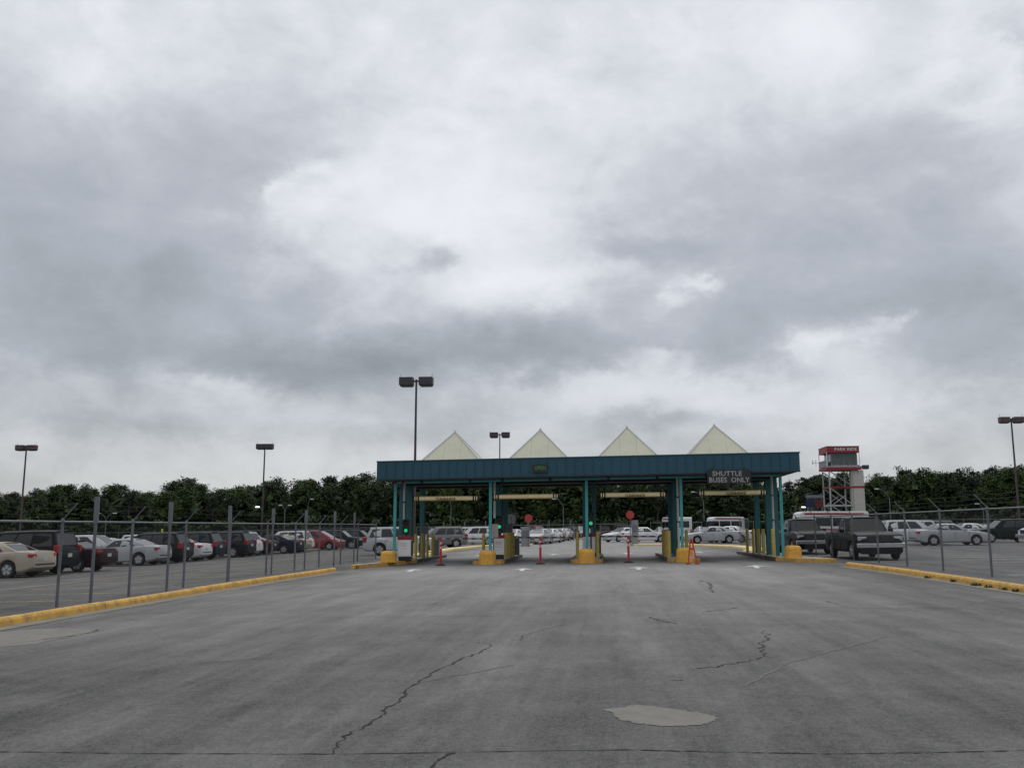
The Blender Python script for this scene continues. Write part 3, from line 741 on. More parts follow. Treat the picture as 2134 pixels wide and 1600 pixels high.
ticket_machine(.06, 3.3, 'white ticket machine with red hood behind the middle front post', wd=.6)

def lane_signal(u, v, h, label, wd=.34):
    o = thing('lane_signal', label, 'traffic signal', B(u, v, .148), TH, 'lane signals')
    mb = MB(); mb.tube([(0, 0, 0), (0, 0, h)], .035, 8); mb.build('pole', M_BLACK, o, smooth=40)
    mb = MB(); mb.box((0, 0, h + .34), (wd, .22, .70)); hd = mb.build('housing', M_BLACK, o, bevel=.02)
    for k, z in enumerate((.17, .50)):
        m_ = M_GREEN if k == 0 else M_GLASS
        mb = MB(); mb.lathe([(.02, -.135), (.07, -.13), (.085, -.112)], 16, 'y', (0, 0, h + z)); mb.build('lens', m_, hd)
        mb = MB(); n = 8      # visor: the upper half of a short tube
        vs = [(.13 * math.cos(a), y, h + z + .13 * math.sin(a)) for y in (-.11, -.26) for a in [math.pi * q_ / n for q_ in range(n + 1)]]
        vs += [(.14 * math.cos(a), y, h + z + .14 * math.sin(a)) for y in (-.11, -.26) for a in [math.pi * q_ / n for q_ in range(n + 1)]]
        m2 = n + 1; fs = []
        for q_ in range(n):
            fs += [(q_, q_ + 1, m2 + q_ + 1, m2 + q_), (2 * m2 + q_, 3 * m2 + q_, 3 * m2 + q_ + 1, 2 * m2 + q_ + 1), (m2 + q_, m2 + q_ + 1, 3 * m2 + q_ + 1, 3 * m2 + q_)]
        mb.add(vs, fs); mb.build('visor', M_BLACK, hd)
lane_signal(-8.56, 2.15, 1.22, 'black signal with lit green lens above the leftmost ticket machine')
lane_signal(-4.2, 2.95, 1.33, 'black signal with lit green lens beside the grey notice board')
lane_signal(.17, 2.0, 1.42, 'black signal with lit green lens behind the middle front post')

nb = thing('notice_board', 'grey pink notice board with red print on the second island from the left', 'sign', B(-4.30, 1.3, .148), TH)
mb = MB(); mb.tube([(0, .04, 0), (0, .04, 1.0)], .03, 8); mb.build('pole', M_GREYP, nb)
mb = MB(); mb.box((0, 0, 1.32), (.44, .03, .60)); pn = mb.build('panel', M_NOTICE, nb)
for k in range(6):
    mb = MB(); mb.box((0, -.018, 1.52 - k * .075), (.30 - .05 * (k % 2), .004, .022)); mb.build('printed_line', M_PINK, pn)

# small steel cabinets and cameras behind the columns
for u, v, h, lb in ((-8.25, 5.2, 1.5, 'small grey steel cabinet on a stand behind the leftmost bollards'), (-4.0, 5.6, 1.5, 'small grey steel cabinet on a stand behind the green signal of the second island')):
    o = thing('control_box', lb, 'cabinet', B(u, v, .148), TH)
    mb = MB(); mb.box((0, 0, .6), (.08, .08, 1.2)); mb.build('stand', M_GREYP, o)
    mb = MB(); mb.box((0, 0, h - .1), (.34, .25, .42)); mb.build('box', M_PVCG, o, bevel=.015)
for u, lb in ((-8.3, 'security camera on a bracket at the leftmost rear column'), (-3.95, 'security camera on a bracket at the rear column of the second island')):
    o = thing('security_camera', lb, 'camera', B(u, 7.2, 2.2), TH)
    mb = MB(); mb.tube([(-.42, .3, .25), (-.2, .2, .28), (0, 0, .2)], .022, 6); mb.build('bracket', M_GALV, o)
    mb = MB(); mb.box((.08, -.06, .12), (.16, .34, .13), R(-35)); mb.build('housing', M_PVCG, o, bevel=.02)
o = thing('twin_sign', 'pair of pale grey backed signs on a post behind the second island', 'sign', B(-4.75, 13.5, 0), TH)
mb = MB(); mb.tube([(0, 0, 0), (0, 0, 2.4)], .035, 6); mb.build('pole', M_GALV, o)
for k in (-1, 1):
    mb = MB(); mb.box((.12 * k + .1, -.05, 2.1), (.215, .02, .55)); mb.build('panel', M_PVCG, o)

# clearance bars hung from the cross beam
for k, (u0, u1, h, txt) in enumerate([(-7.98, -4.95, 2.97, 1), (-4.27, -1.26, 2.99, 0), (.60, 3.58, 2.98, 1), (5.02, 8.03, 2.99, 1)]):
    uc = (u0 + u1) / 2; ln = u1 - u0
    o = thing('clearance_bar', ['yellow clearance bar hanging over the leftmost lane', 'yellow clearance bar hanging over the second lane from the left', 'yellow clearance bar hanging over the second lane from the right', 'yellow clearance bar hanging over the rightmost lane below the shuttle sign'][k], 'clearance bar', B(uc, .95, h), TH, 'clearance bars')
    tl = math.atan(.010 if k else .004); ct = math.tan(tl)
    mb = MB(); mb.tube([(-ln / 2 + .27, 0, -ct * (ln / 2 - .27)), (ln / 2 - .27, 0, ct * (ln / 2 - .27))], .105, 14); bar = mb.build('bar', M_BARY, o, smooth=40)
    for sg in (-1, 1):
        for q_, (a, b, m_, rr) in enumerate([(.265, .20, M_BLACK, .108), (.20, .15, M_BARY, .105), (.15, .10, M_BLACK, .108), (.10, .05, M_BARY, .105), (.05, 0, M_BLACK, .100)]):
            mb = MB(); x0, x1 = sg * (ln / 2 - a), sg * (ln / 2 - b); mb.tube([(x0, 0, ct * x0), (x1, 0, ct * x1)], rr, 14); mb.build('end_band', m_, bar, smooth=40)
        mb = MB(); xx = sg * (ln / 2 - .4); mb.tube([(xx, 0, ct * xx + .09), (xx, .02, HH - h + SU * xx)], .008, 5); mb.build('chain', M_GALVD, o)
    if txt:
        text_part('CLEARANCE', .16, M_INK, bar, (.05 * k, -.108, -.035), 0, .004)

# signs on the canopy front
o = thing('shuttle_sign', 'dark board reading shuttle buses only below the canopy edge', 'sign', B(6.26, -.12, 3.36), TH)
mb = MB(); mb.box((0, 0, .30), (1.86, .06, .60)); pn = mb.build('board', M_SIGNB, o)
text_part('SHUTTLE', .30, M_LETTER, pn, (-.08, -.036, .42), 0, .004, 1.28)
text_part('BUSES  ONLY', .30, M_LETTER, pn, (.0, -.036, .145), 0, .004, 1.74)
for sg in (-.7, .7):
    mb = MB(); mb.box((sg, .06, .52), (.04, .05, .34)); mb.build('bracket', M_SOFF, o)
o = thing('led_sign', 'small dark box with dim green lamps on the canopy front', 'sign', B(-2.05, -.10, 4.02), TH)
mb = MB(); mb.box((0, 0, .17), (.66, .10, .36)); pn = mb.build('housing', M_SIGNB, o)
text_part('OPEN', .24, M_LEDG, pn, (.02, -.056, .18), 0, .004, .50)

# orange delineators in the closed lanes
def delineator(x, y, label, lean=0.0, h=1.18):
    o = thing('delineator_post', label, 'delineator', (x, y, gz(x)), TH, 'orange delineator posts')
    mb = MB(); mb.lathe([(.22, 0), (.22, .025), (.12, .055)], 14); mb.build('rubber_base', M_RUBBER, o, smooth=30)
    mb = MB(); mb.tube([(0, 0, .05), (lean * h * .5, 0, h * .5), (lean * h, 0, h)], .052, 10); p_ = mb.build('tube', M_ORANGE, o, smooth=40)
    for z in (.72, .92):
        mb = MB(); mb.tube([(lean * z, 0, z), (lean * (z + .09), 0, z + .09)], .0545, 10); mb.build('reflective_band', M_REFL, p_, smooth=40)
delineator(-3.12, 41.1, 'orange delineator post in the leftmost lane')
delineator(1.24, 41.0, 'orange delineator post in the second lane from the left')
delineator(5.1, 41.1, 'orange delineator post in the second lane from the right')
o = thing('folding_barricade', 'orange folding barricade standing at the second island from the right', 'barricade', (7.32, 38.3, gz(7.3)), TH)
for k, (x0, x1, yy) in enumerate([(-.14, -.03, 0.0), (.22, .03, -.05)]):
    mb = MB(); mb.tube([(x0, yy, 0.0), (x1, 0, 1.02)], .032, 8); mb.build('leg', M_ORANGE2, o, smooth=40)
    mb = MB(); mb.box((x0, yy, .035), (.16, .3, .07)); mb.build('foot', M_ORANGE2, o)
for z, ww in ((.28, .26), (.62, .16), (.98, .10)):
    mb = MB(); mb.box((.0, 0, z), (ww, .03, .09)); mb.build('rung', M_ORANGE2 if z != .28 else M_REFL, o)

# barrier gates at the back of the lanes
def barrier(u, v, ln, label, flip=1):
    o = thing('barrier_gate', label, 'barrier gate', B(u, v, .148), TH, 'barrier gates')
    mb = MB(); mb.box((0, 0, .5), (.34, .34, 1.0)); mb.build('cabinet', M_PVCG, o, bevel=.02)
    mb = MB(); mb.box((flip * ln / 2, -.2, .92), (ln, .03, .09)); a = mb.build('arm', M_WHITE, o)
    n = 7
    for k in range(n):
        mb = MB(); mb.box((flip * ln * (k + .5) / n, -.2185, .92), (ln / n * .5, .004, .07)); mb.build('red_stripe', M_REDD, a)
barrier(-8.4, 9.3, 3.3, 'striped barrier arm down across the leftmost lane')
barrier(-3.95, 9.0, 3.2, 'striped barrier arm down across the second lane from the left')
barrier(.45, 9.0, 3.1, 'striped barrier arm down across the second lane from the right')

# lane exit: cabinets with stop signs
def stop_sign(x, y, label, h=2.1):
    o = thing('stop_sign', label, 'stop sign', (x, y, gz(x)), TH)
    mb = MB(); mb.tube([(0, .03, 0), (0, .03, h)], .035, 6); mb.build('pole', M_GALV, o)
    mb = MB(); pts = [(.36 * math.cos(math.pi / 8 + k * math.pi / 4), .36 * math.sin(math.pi / 8 + k * math.pi / 4)) for k in range(8)]
    mb.add([(a, -.02, h - .1 + b) for a, b in pts] + [(a, .0, h - .1 + b) for a, b in pts], [tuple(range(8)), tuple(range(15, 7, -1))] + [(k, 8 + k, 8 + (k + 1) % 8, (k + 1) % 8) for k in range(8)])
    mb.build('plate', M_STOP, o)
def exit_cabinet(x, y, wd, h, label):
    o = thing('exit_cabinet', label, 'cabinet', (x, y, gz(x)), TH)
    mb = MB(); mb.box((0, 0, .06), (wd + .12, .72, .12)); mb.build('plinth', M_CONC, o)
    mb = MB(); mb.box((0, 0, h / 2 + .12), (wd, .6, h)); c_ = mb.build('cabinet', M_GREYP, o, bevel=.03)
    mb = MB(); mb.box((0, -.31, h * .72), (wd * .7, .02, h * .3)); mb.build('door', M_PVCG, c_)
exit_cabinet(1.15, 80.5, .72, 1.55, 'grey exit cabinet below the left stop sign')
stop_sign(1.42, 80.0, 'red stop sign beyond the second lane from the left', 2.50)
exit_cabinet(10.2, 77.6, .55, 1.95, 'tall grey exit cabinet below the right stop sign')
stop_sign(9.75, 77.0, 'red stop sign beyond the second lane from the right', 2.62)
o = thing('small_sign', 'small red and white sign left of the grey exit cabinet', 'sign', (-.35, 80, gz(-.35)), TH)
mb = MB(); mb.box((0, .03, .5), (.05, .05, 1.0)); mb.build('pole', M_GALV, o)
mb = MB(); mb.box((0, 0, 1.35), (.40, .03, .60)); mb.build('panel', M_STOP, o)
mb = MB(); mb.box((0, 0, .80), (.40, .03, .40)); mb.build('lower_panel', M_WHITE, o)

# ------------------------------------------------------------------ lamp posts
def shoebox(x, y, H, label, rz=TH, sc_=1.0, pm=M_BRONZE, hm=M_HEAD, base=True, gap=.20):
    o = thing('lamp_post', label, 'lamp post', (x, y, gz(x)), rz, 'tall lamp posts with two box heads')
    if base:
        mb = MB(); mb.lathe([(.30, 0), (.30, .7), (.26, .76)], 12); mb.build('footing', M_CONC, o, smooth=40)
    mb = MB(); mb.tube([(0, 0, .3), (0, 0, H)], .11, 4, .075); mb.build('pole', pm, o)
    mb = MB(); mb.box((0, 0, H - .12), (.62 * sc_, .09, .10)); mb.build('arm', pm, o)
    for sg in (-1, 1):
        w0, dp, hh = .86 * sc_, .62, .58 * sc_; xo = sg * (gap * sc_ + w0 / 2)
        mb = MB()
        vs = [(xo + a * w0 / 2, b * dp / 2, H + .12 - c) for a, b, c in [(-1, -1, 0), (1, -1, 0), (1, 1, 0), (-1, 1, 0), (-1, -1, hh * .82), (1, -1, hh * .82), (1, 1, hh * .82), (-1, 1, hh * .82), (-.82, -.8, hh), (.82, -.8, hh), (.82, .8, hh), (-.82, .8, hh)]]
        mb.add(vs, [(3, 2, 1, 0), (8, 9, 10, 11)] + [(a + k, a + (k + 1) % 4, a + 4 + (k + 1) % 4, a + 4 + k) for a in (0, 4) for k in range(4)])
        hd = mb.build('lamp_head', hm, o)
        mb = MB(); mb.box((xo, 0, H + .118 - hh - .008), (w0 * .7, dp * .66, .012)); mb.build('lens', M_LENS, hd)
        mb = MB(); mb.tube([(xo + sg * w0 * .44, 0, H + .12), (xo + sg * w0 * .44, 0, H + .34)], .015, 4); mb.build('bird_spike', pm, hd)
shoebox(-6.08, 58.0, 11.0, 'tallest bronze lamp post rising behind the left part of the canopy')
shoebox(-1.30, 98, 11.55, 'pale lamp post rising behind the canopy between the two left skylights', pm=M_PVCG, hm=M_HEAD)
shoebox(-50.0, 95, 10.95, 'maroon lamp post at the far left over the parked cars', pm=M_MAROON, hm=M_MAROON)
shoebox(-26.25, 98, 10.9, 'dark lamp post over the left lot next to the treetops', rz=TH, gap=.02)
shoebox(46.75, 86, 11.15, 'maroon lamp post at the far right edge over the dark car', pm=M_MAROON, hm=M_MAROON)
shoebox(46.0, 122, 9.1, 'lamp post half hidden behind the red topped tower', sc_=.9)

def cobra(x, y, H, label, arm=1.2, side=1, twin=False, lit=False):
    o = thing('street_lamp', label, 'street lamp', (x, y, gz(x)), 0, 'small far street lamps')
    mb = MB(); mb.tube([(0, 0, 0), (0, 0, H * .8)], .075, 6, .06); mb.build('pole', M_GALV, o)
    for sg in ((side, -side) if twin else (side,)):
        mb = MB(); mb.tube([(0, 0, H * .78), (sg * arm * .25, 0, H * .9), (sg * arm * .7, 0, H * .98), (sg * arm, 0, H)], .04, 5); a = mb.build('arm', M_GALV, o)
        mb = MB(); mb.box((sg * (arm + .25), 0, H - .02), (.6, .26, .16), 0, .8); mb.build('lamp_head', M_LAMPW if lit else M_WTRIM, a, bevel=.03)
def dpx(px, y): return (px - 1067) / 1925 * y
cobra(dpx(230, 140), 140, 5.0, 'twin armed street lamp above the cars at the far left', 1.0, 1, True)
cobra(dpx(598, 150), 150, 6.1, 'twin armed street lamp right of the dark lamp post in the left lot', .5, 1, True)
cobra(dpx(645, 150), 150, 7.0, 'slim street lamp left of the canopy in front of the trees', .35, 1)
cobra(dpx(941, 150), 150, 6.4, 'street lamp under the leftmost clearance bar', .4, -1)
cobra(dpx(1173, 145), 145, 6.0, 'curved street lamp between the middle column and the second bar', 1.2, -1)
cobra(dpx(1463, 140), 140, 6.6, 'curved street lamp seen below the rightmost clearance bar', 1.3, -1)
cobra(dpx(1848, 135), 135, 6.6, 'curved street lamp right of the white tower shaft', 1.5, -1)
cobra(dpx(2040, 140), 140, 4.5, 'low street lamp before the trees at the far right', .6, -1)
cobra(dpx(552, 125), 125, 5.2, 'lit globe lamp beside the dark lamp post', .45, -1, False, True)
cobra(dpx(1661, 130), 130, 4.0, 'left one of two lit lamps above the shuttle bus roof', .3, 1, False, True)
cobra(dpx(1685, 136), 136, 4.2, 'right one of two lit lamps above the shuttle bus roof', .3, 1, False, True)

# ------------------------------------------------------------------ tower
TWS = .93
M_TOWER = mat('tower_steel', (.36, .37, .37), .55, var=.1)
tw = thing('lookout_tower', 'white steel tower with glazed cabin and red park ride sign band', 'tower', (39.1, 111, gz(39.1)), TH)
tw.scale = (1, 1, TWS)
def tbox(name, c, dm, mt, parent=tw, **kw):
    mb = MB(); mb.box(c, dm); return mb.build(name, mt, parent, **kw)
def tbar(name, a, b, r, mt, n=4):
    mb = MB(); mb.tube([a, b], r, n); return mb.build(name, mt, tw)
for a in (-1.45, 1.1):
    for b in (-1.6, 1.6): tbar('leg', (a, b, 0), (a, b, 8.4), .10, M_TOWER)
for z, m_ in ((2.0, M_TOWER), (4.0, M_TOWER), (6.3, M_REDD)):
    for b in (-1.6, 1.6): tbox('beam', (-.1, b, z), (2.8, .16, .17), m_)
    for a in (-1.45, 1.1): tbox('beam', (a, 0, z), (.14, 3.0, .2), m_)
for b in (-1.6, 1.6):
    for z0, z1 in ((6.2, 4.1), (4.0, 2.1), (2.0, .1)): tbar('brace', (-1.4, b, z0), (1.05, b, z1), .06, M_TOWER)
    tbar('brace', (-1.2, b, 4.1), (.2, b, 5.2), .05, M_TOWER)
    tbar('brace', (-1.35, b, 8.3), (1.05, b, 6.5), .07, M_GREYP)
tbox('shaft', (1.85, -.9, 4.2), (1.25, 1.5, 8.4), mat('pale_shaft', (.46, .44, .40), .8, var=.05, vscale=.6))
tbox('shaft_band', (1.85, -.9, 6.3), (1.30, 1.55, .25), M_REDD)
fl = tbox('floor', (.15, 0, 8.62), (3.9, 4.0, .30), M_RED)
tbox('floor_edge', (.15, 0, 8.86), (3.7, 3.8, .06), M_WHITE, fl)
cb = tbox('cabin', (.35, .1, 9.75), (3.0, 3.3, 1.75), M_GREYP)
for k in range(4): tbox('window', (-.72 + k * .72, -1.57, 9.80), (.62, .06, 1.30), M_TINT, cb)
for k in range(4): tbox('window', (-1.16, -1.15 + k * .78, 9.80), (.06, .66, 1.30), M_TINT, cb)
for k in range(4): tbox('window', (1.86, -1.15 + k * .78, 9.80), (.06, .66, 1.30), M_TINT, cb)
rf = tbox('roof_band', (.15, 0, 11.02), (3.7, 4.2, .78), M_RED)
tbox('roof_cap', (.15, 0, 11.44), (3.8, 4.3, .06), M_WTRIM, rf)
text_part('PARK RIDE', .50, M_LETTERW, rf, (.45, -2.115, 11.04), 0, .01, 2.55)
for k, z in ((-1.72, 0), (2.0, 0)): tbar('corner_post', (k, -2.0, 8.8), (k, -2.0, 10.7), .05, M_WHITE)
tbar('corner_post', (-1.72, 2.0, 8.8), (-1.72, 2.0, 10.7), .05, M_WHITE)
tbox('railing', (-1.74, .2, 9.3), (.06, 3.6, .85), M_GREYP)
tbar('aerial', (-1.75, .3, 9.5), (-2.9, .3, 9.5), .03, M_GALV); tbar('aerial', (-2.5, .3, 9.1), (-2.5, .3, 9.9), .03, M_GALV); tbar('aerial', (-2.85, .3, 9.3), (-2.85, .3, 9.8), .05, M_GALV)

o = thing('bus_sign', 'blue and red panel sign on posts left of the tower', 'sign', (dpx(1693, 122), 122, gz(38)), TH)
for k in (-.9, .9):
    mb = MB(); mb.tube([(k, .05, 0), (k, .05, 5.6)], .06, 6); mb.build('post', M_GREYP, o)
mb = MB(); mb.box((-.58, 0, 4.3), (1.14, .08, 1.0)); mb.build('blue_panel', mat('sign_blue', (.008, .012, .06), .5), o)
mb = MB(); mb.box((.58, 0, 4.3), (1.14, .08, 1.0)); mb.build('red_panel', mat('sign_red', (.11, .010, .014), .5), o)
mb = MB(); mb.box((0, 0, 5.2), (2.3, .08, .5)); mb.build('top_panel', mat('sign_grey', (.09, .10, .14), .5), o)
mb = MB(); mb.box((0, -.05, 5.2), (2.1, .03, .16)); mb.build('stripe', M_GREYP, o)
o = thing('marker_post', 'yellow topped marker post above the cars in the left lot', 'post', (dpx(347, 120), 120, gz(-45)), 0)
mb = MB(); mb.tube([(0, 0, 0), (0, 0, 1.9)], .09, 6); mb.build('post', M_WHITE, o)
mb = MB(); mb.tube([(0, 0, 1.9), (0, 0, 2.5)], .11, 6); mb.build('yellow_top', mat('hi_vis', (.55, .62, .05), .6), o)

# ------------------------------------------------------------------ vehicles
M_TYRE = mat('tyre', (.014, .014, .015), .85, var=.3)
M_RIM = mat('alloy', (.42, .43, .44), .4, .25, var=.1)
M_HUBD = mat('dark_alloy', (.16, .16, .165), .45, .3, var=.1)
M_TAIL = mat('tail_lamp', (.30, .012, .015), .25, var=.15)
M_HLAMP = mat('head_lamp', (.42, .43, .45), .15, var=.2)
M_PLATE = mat('licence_plate', (.45, .46, .48), .5, var=.1)
M_UNDER = mat('underbody', (.012, .012, .012), .9)
M_CHROME = mat('chrome', (.42, .43, .45), .25, .9, var=.1)
M_ORNG = mat('side_lamp', (.5, .16, .03), .3)
def paint(name, c, rough=.35):
    dk = max(c) < .1
    return mat('paint_' + name, c, rough, 0.0, var=.05, vscale=1.2, coat=.0 if dk else .25, spec=.12 if dk else .45, dirt=.08, dirtc=tuple(x * .75 + .006 for x in c))
PAINT = {'white': paint('white', (.58, .59, .60)), 'silver': paint('silver', (.33, .345, .355)), 'grey': paint('grey', (.13, .135, .14)), 'black': paint('black', (.006, .006, .008)),
         'beige': paint('beige', (.36, .315, .245)), 'darkred': paint('darkred', (.022, .008, .010)), 'red': paint('red', (.22, .018, .022)), 'navy': paint('navy', (.008, .011, .022)),
         'charcoal': paint('charcoal', (.009, .0105, .012)), 'green': paint('green', (.007, .015, .014)), 'gold': paint('gold', (.32, .27, .18)), 'pearl': paint('pearl', (.44, .455, .465))}
CARS = {
    #        length width height base  r    hood  cowl belt trunk clr  cowl_x rf   rr    rear_glass  tuck
    'sedan': dict(L=4.95, W=1.86, H=1.46, wb=2.82, r=.335, zh=.88, zc=1.00, zb=.96, zt=1.06, gc=.20, xc=1.02, rf=.25, rr=-.92, rb=-1.72, yt=.60),
    'compact': dict(L=4.55, W=1.80, H=1.47, wb=2.62, r=.32, zh=.88, zc=1.00, zb=.96, zt=1.08, gc=.19, xc=1.02, rf=.25, rr=-.85, rb=-1.62, yt=.59),
    'suv': dict(L=4.80, W=1.90, H=1.74, wb=2.75, r=.37, zh=1.02, zc=1.13, zb=1.08, zt=1.08, gc=.26, xc=1.05, rf=.35, rr=-1.92, rb=-2.26, yt=.66),
    'bigsuv': dict(L=5.20, W=2.0, H=1.90, wb=2.95, r=.40, zh=1.14, zc=1.22, zb=1.18, zt=1.18, gc=.28, xc=1.05, rf=.45, rr=-2.28, rb=-2.48, yt=.74),
    'minivan': dict(L=5.05, W=1.97, H=1.76, wb=3.0, r=.34, zh=.96, zc=1.12, zb=1.02, zt=1.02, gc=.20, xc=1.62, rf=.55, rr=-2.1, rb=-2.42, yt=.70),
    'pickup': dict(L=5.45, W=1.98, H=1.82, wb=3.4, r=.38, zh=1.14, zc=1.20, zb=1.14, zt=1.20, gc=.32, xc=.98, rf=.42, rr=-.55, rb=-.72, yt=.70, bed=True),
}
def lerp(a, b, t): return a + (b - a) * t
def curve(pts, x):
    for (x0, y0), (x1, y1) in zip(pts, pts[1:]):
        if x <= x1: return lerp(y0, y1, max(0, min(1, (x - x0) / (x1 - x0))))
    return pts[-1][1]
def car_parts(kind, lod):
    c = CARS[kind]; L, W, H = c['L'], c['W'], c['H']; f, b = L / 2, -L / 2; xf, xr = c['wb'] / 2 + .02, -c['wb'] / 2 + .02; ra = c['r'] + .055
    bed = c.get('bed')
    zt, zh, zc = c['zt'], c['zh'], c['zc']
    top = [(b, zt - (.06 if bed else .16)), (b + .06, zt - .03), (b + .22, zt), (c['rb'], zt + (.0 if bed else .02)), (c['rb'] + .01, zt + .02), (c['xc'], zc), (f - .75, zh + .03), (f - .30, zh - .03), (f - .10, zh - .12), (f, zh - .30)]
    wid = [(b, .87), (b + .10, .925), (b + .35, .965), (b + 1.0, 1.0), (f - 1.1, 1.0), (f - .45, .955), (f - .14, .88), (f, .74)]
    if bed: wid = [(b, .97), (b + .1, .99), (f - .5, 1.0), (f - .15, .965), (f, .88)]
    bot = [(b, .40), (b + .15, .30), (b + .5, c['gc']), (f - .5, c['gc']), (f - .2, c['gc']), (f, .26)]
    st = {b, b + .06, b + .14, b + .25, b + .5, b + .8, c['rb'], c['rb'] + .01, -.5, 0, .5, c['xc'], f - .9, f - .6, f - .4, f - .25, f - .12, f - .04, f}
    for xw in (xf, xr):
        for k in range(0, 9 if lod else 7): st.add(xw + ra * math.cos(math.pi * k / (8 if lod else 6)))
        st.add(xw + ra + .01); st.add(xw - ra - .01)
    st = sorted(x for x in st if b <= x <= f)
    ring = [(.90, 0), (.985, .10), (1.0, .42), (.992, .62), (.975, .80), (.925, .95), (.84, 1.0), (.45, 1.022), (0, 1.03)]
    nr = len(ring) * 2 - 1; vs = []
    for x in st:
        z1 = curve(top, x); z0 = curve(bot, x); wx = curve(wid, x) * W / 2
        for xw in (xf, xr):
            dx = abs(x - xw)
            if dx <= ra: z0 = max(z0, c['r'] + math.sqrt(max(0, ra * ra - dx * dx)))
        for sgn, rg in ((-1, ring), (1, ring[-2::-1])):
            for yy, zz in rg:
                z = z0 + (z1 - z0) * zz
                vs.append((x, sgn * yy * wx, z))
    n = len(st); fs = [(i * nr + k, i * nr + k + 1, (i + 1) * nr + k + 1, (i + 1) * nr + k) for i in range(n - 1) for k in range(nr - 1)]
    fs += [(i * nr, (i + 1) * nr, (i + 1) * nr + nr - 1, i * nr + nr - 1) for i in range(n - 1)]
    fs += [tuple(range(nr)), tuple(range((n - 1) * nr + nr - 1, (n - 1) * nr - 1, -1))]
    parts = []
    mb = MB(); mb.add(vs, fs); parts.append(('body', mb.mesh('body', None, smooth=38), 'PAINT', None))
    body = 0
    # dark sill, wheel-well filler
    mb = MB(); mb.box((0, 0, c['gc'] + .13), (L - .9, W - .42, .22)); parts.append(('underbody', mb.mesh('underbody', M_UNDER), None, None))
    # cabin
    xc, rb, rf, rr = c['xc'], c['rb'], c['rf'], c['rr']; yb = W / 2 * .925; yt = c['yt']; zb = c['zb']; zbf, zbr = zc - .02, (zt - .0 if not bed else zb)
    A = [Vector((xc, -yb * .93, zbf)), Vector((rb, -yb * .95, zbr))]; D = [Vector((rf, -yt * .97, H - .04)), Vector((rr, -yt, H - (.05 if kind in ('sedan', 'compact') else .03)))]
    mid = [Vector((lerp(xc, rb, .5), -yb, zb))]
    def mir(p): return Vector((p.x, -p.y, p.z))
    ctr = lerp(rf, rr, .42)
    loopB = [A[0], A[0].lerp(A[1], .33) - Vector((0, yb * .05, 0)), A[0].lerp(A[1], .66) - Vector((0, yb * .05, 0)), A[1]]
    loopT = [D[0], Vector((lerp(rf, rr, .33), -yt * 1.0, H - .015)), Vector((lerp(rf, rr, .66), -yt * 1.0, H - .012)), D[1]]
    cv = []; 
    for p in loopB: cv += [p - Vector((0, 0, .12)), p]
    cv = [p - Vector((0, 0, .15)) for p in loopB] + loopB + [b_.lerp(t_, .55) - Vector((0, .025, 0)) for b_, t_ in zip(loopB, loopT)] + loopT + [Vector((p.x + (.05 if k == 0 else -.04 if k == 3 else 0), p.y * .55, p.z + .035)) for k, p in enumerate(loopT)]
    rows = 5; full = []
    for r_ in range(rows):
        full += cv[r_ * 4:r_ * 4 + 4]
    for r_ in range(rows):
        full += [mir(p) for p in cv[r_ * 4:r_ * 4 + 4]]
    def ix(side, r_, k): return side * rows * 4 + r_ * 4 + k
    cf = []
    for r_ in range(rows - 1):
        for k in range(3):
            cf.append((ix(0, r_, k), ix(0, r_, k + 1), ix(0, r_ + 1, k + 1), ix(0, r_ + 1, k))); cf.append((ix(1, r_, k + 1), ix(1, r_, k), ix(1, r_ + 1, k), ix(1, r_ + 1, k + 1)))
        for k in (0, 3): cf.append((ix(0, r_, k), ix(1, r_, k), ix(1, r_ + 1, k), ix(0, r_ + 1, k)))
    for k in range(3): cf.append((ix(0, 4, k), ix(0, 4, k + 1), ix(1, 4, k + 1), ix(1, 4, k)))
    mb = MB(); mb.add(full, cf); parts.append(('roof', mb.mesh('roof', None, smooth=50), 'PAINT', None))
    # glass
    def side_pt(s, t, sg, off):
        i = min(2, int(s * 3)); fr = s * 3 - i
        bp = loopB[i].lerp(loopB[i + 1], fr); tp = loopT[i].lerp(loopT[i + 1], fr); mp = bp.lerp(tp, .55) - Vector((0, .025, 0))
        p = bp.lerp(mp, t / .55) if t < .55 else mp.lerp(tp, (t - .55) / .45)
        p = p + Vector((0, -off, off * .3)); return p if sg < 0 else mir(p)
    def side_glass(s0, s1, sg, t0=.07, t1=.86):
        mb = MB(); P0 = []; P1 = []
        seq = [(s0, t0), ((s0 + s1) / 2, t0), (s1, t0), (s1, .55), (s1, t1), ((s0 + s1) / 2, t1 + .02), (s0, t1), (s0, .55)]
        for s_, t_ in seq: P0.append(side_pt(s_, t_, sg, -.02)); P1.append(side_pt(s_, t_, sg, .006))
        m_ = len(seq); mb.add(P0 + P1, [tuple(range(m_)), tuple(range(2 * m_ - 1, m_ - 1, -1))] + [(k, m_ + k, m_ + (k + 1) % m_, (k + 1) % m_) for k in range(m_)])
        parts.append(('side_window', mb.mesh('side_window', M_GLASS), None, None))
    splits = {'sedan': [(.14, .47), (.50, .80)], 'compact': [(.14, .47), (.50, .80)], 'suv': [(.16, .43), (.455, .70), (.73, .93)], 'bigsuv': [(.14, .40), (.425, .66), (.69, .95)], 'minivan': [(.20, .42), (.45, .68), (.71, .94)], 'pickup': [(.22, .82)]}[kind]
    for sg in (-1, 1):
        for s0, s1 in splits: side_glass(s0, s1, sg)
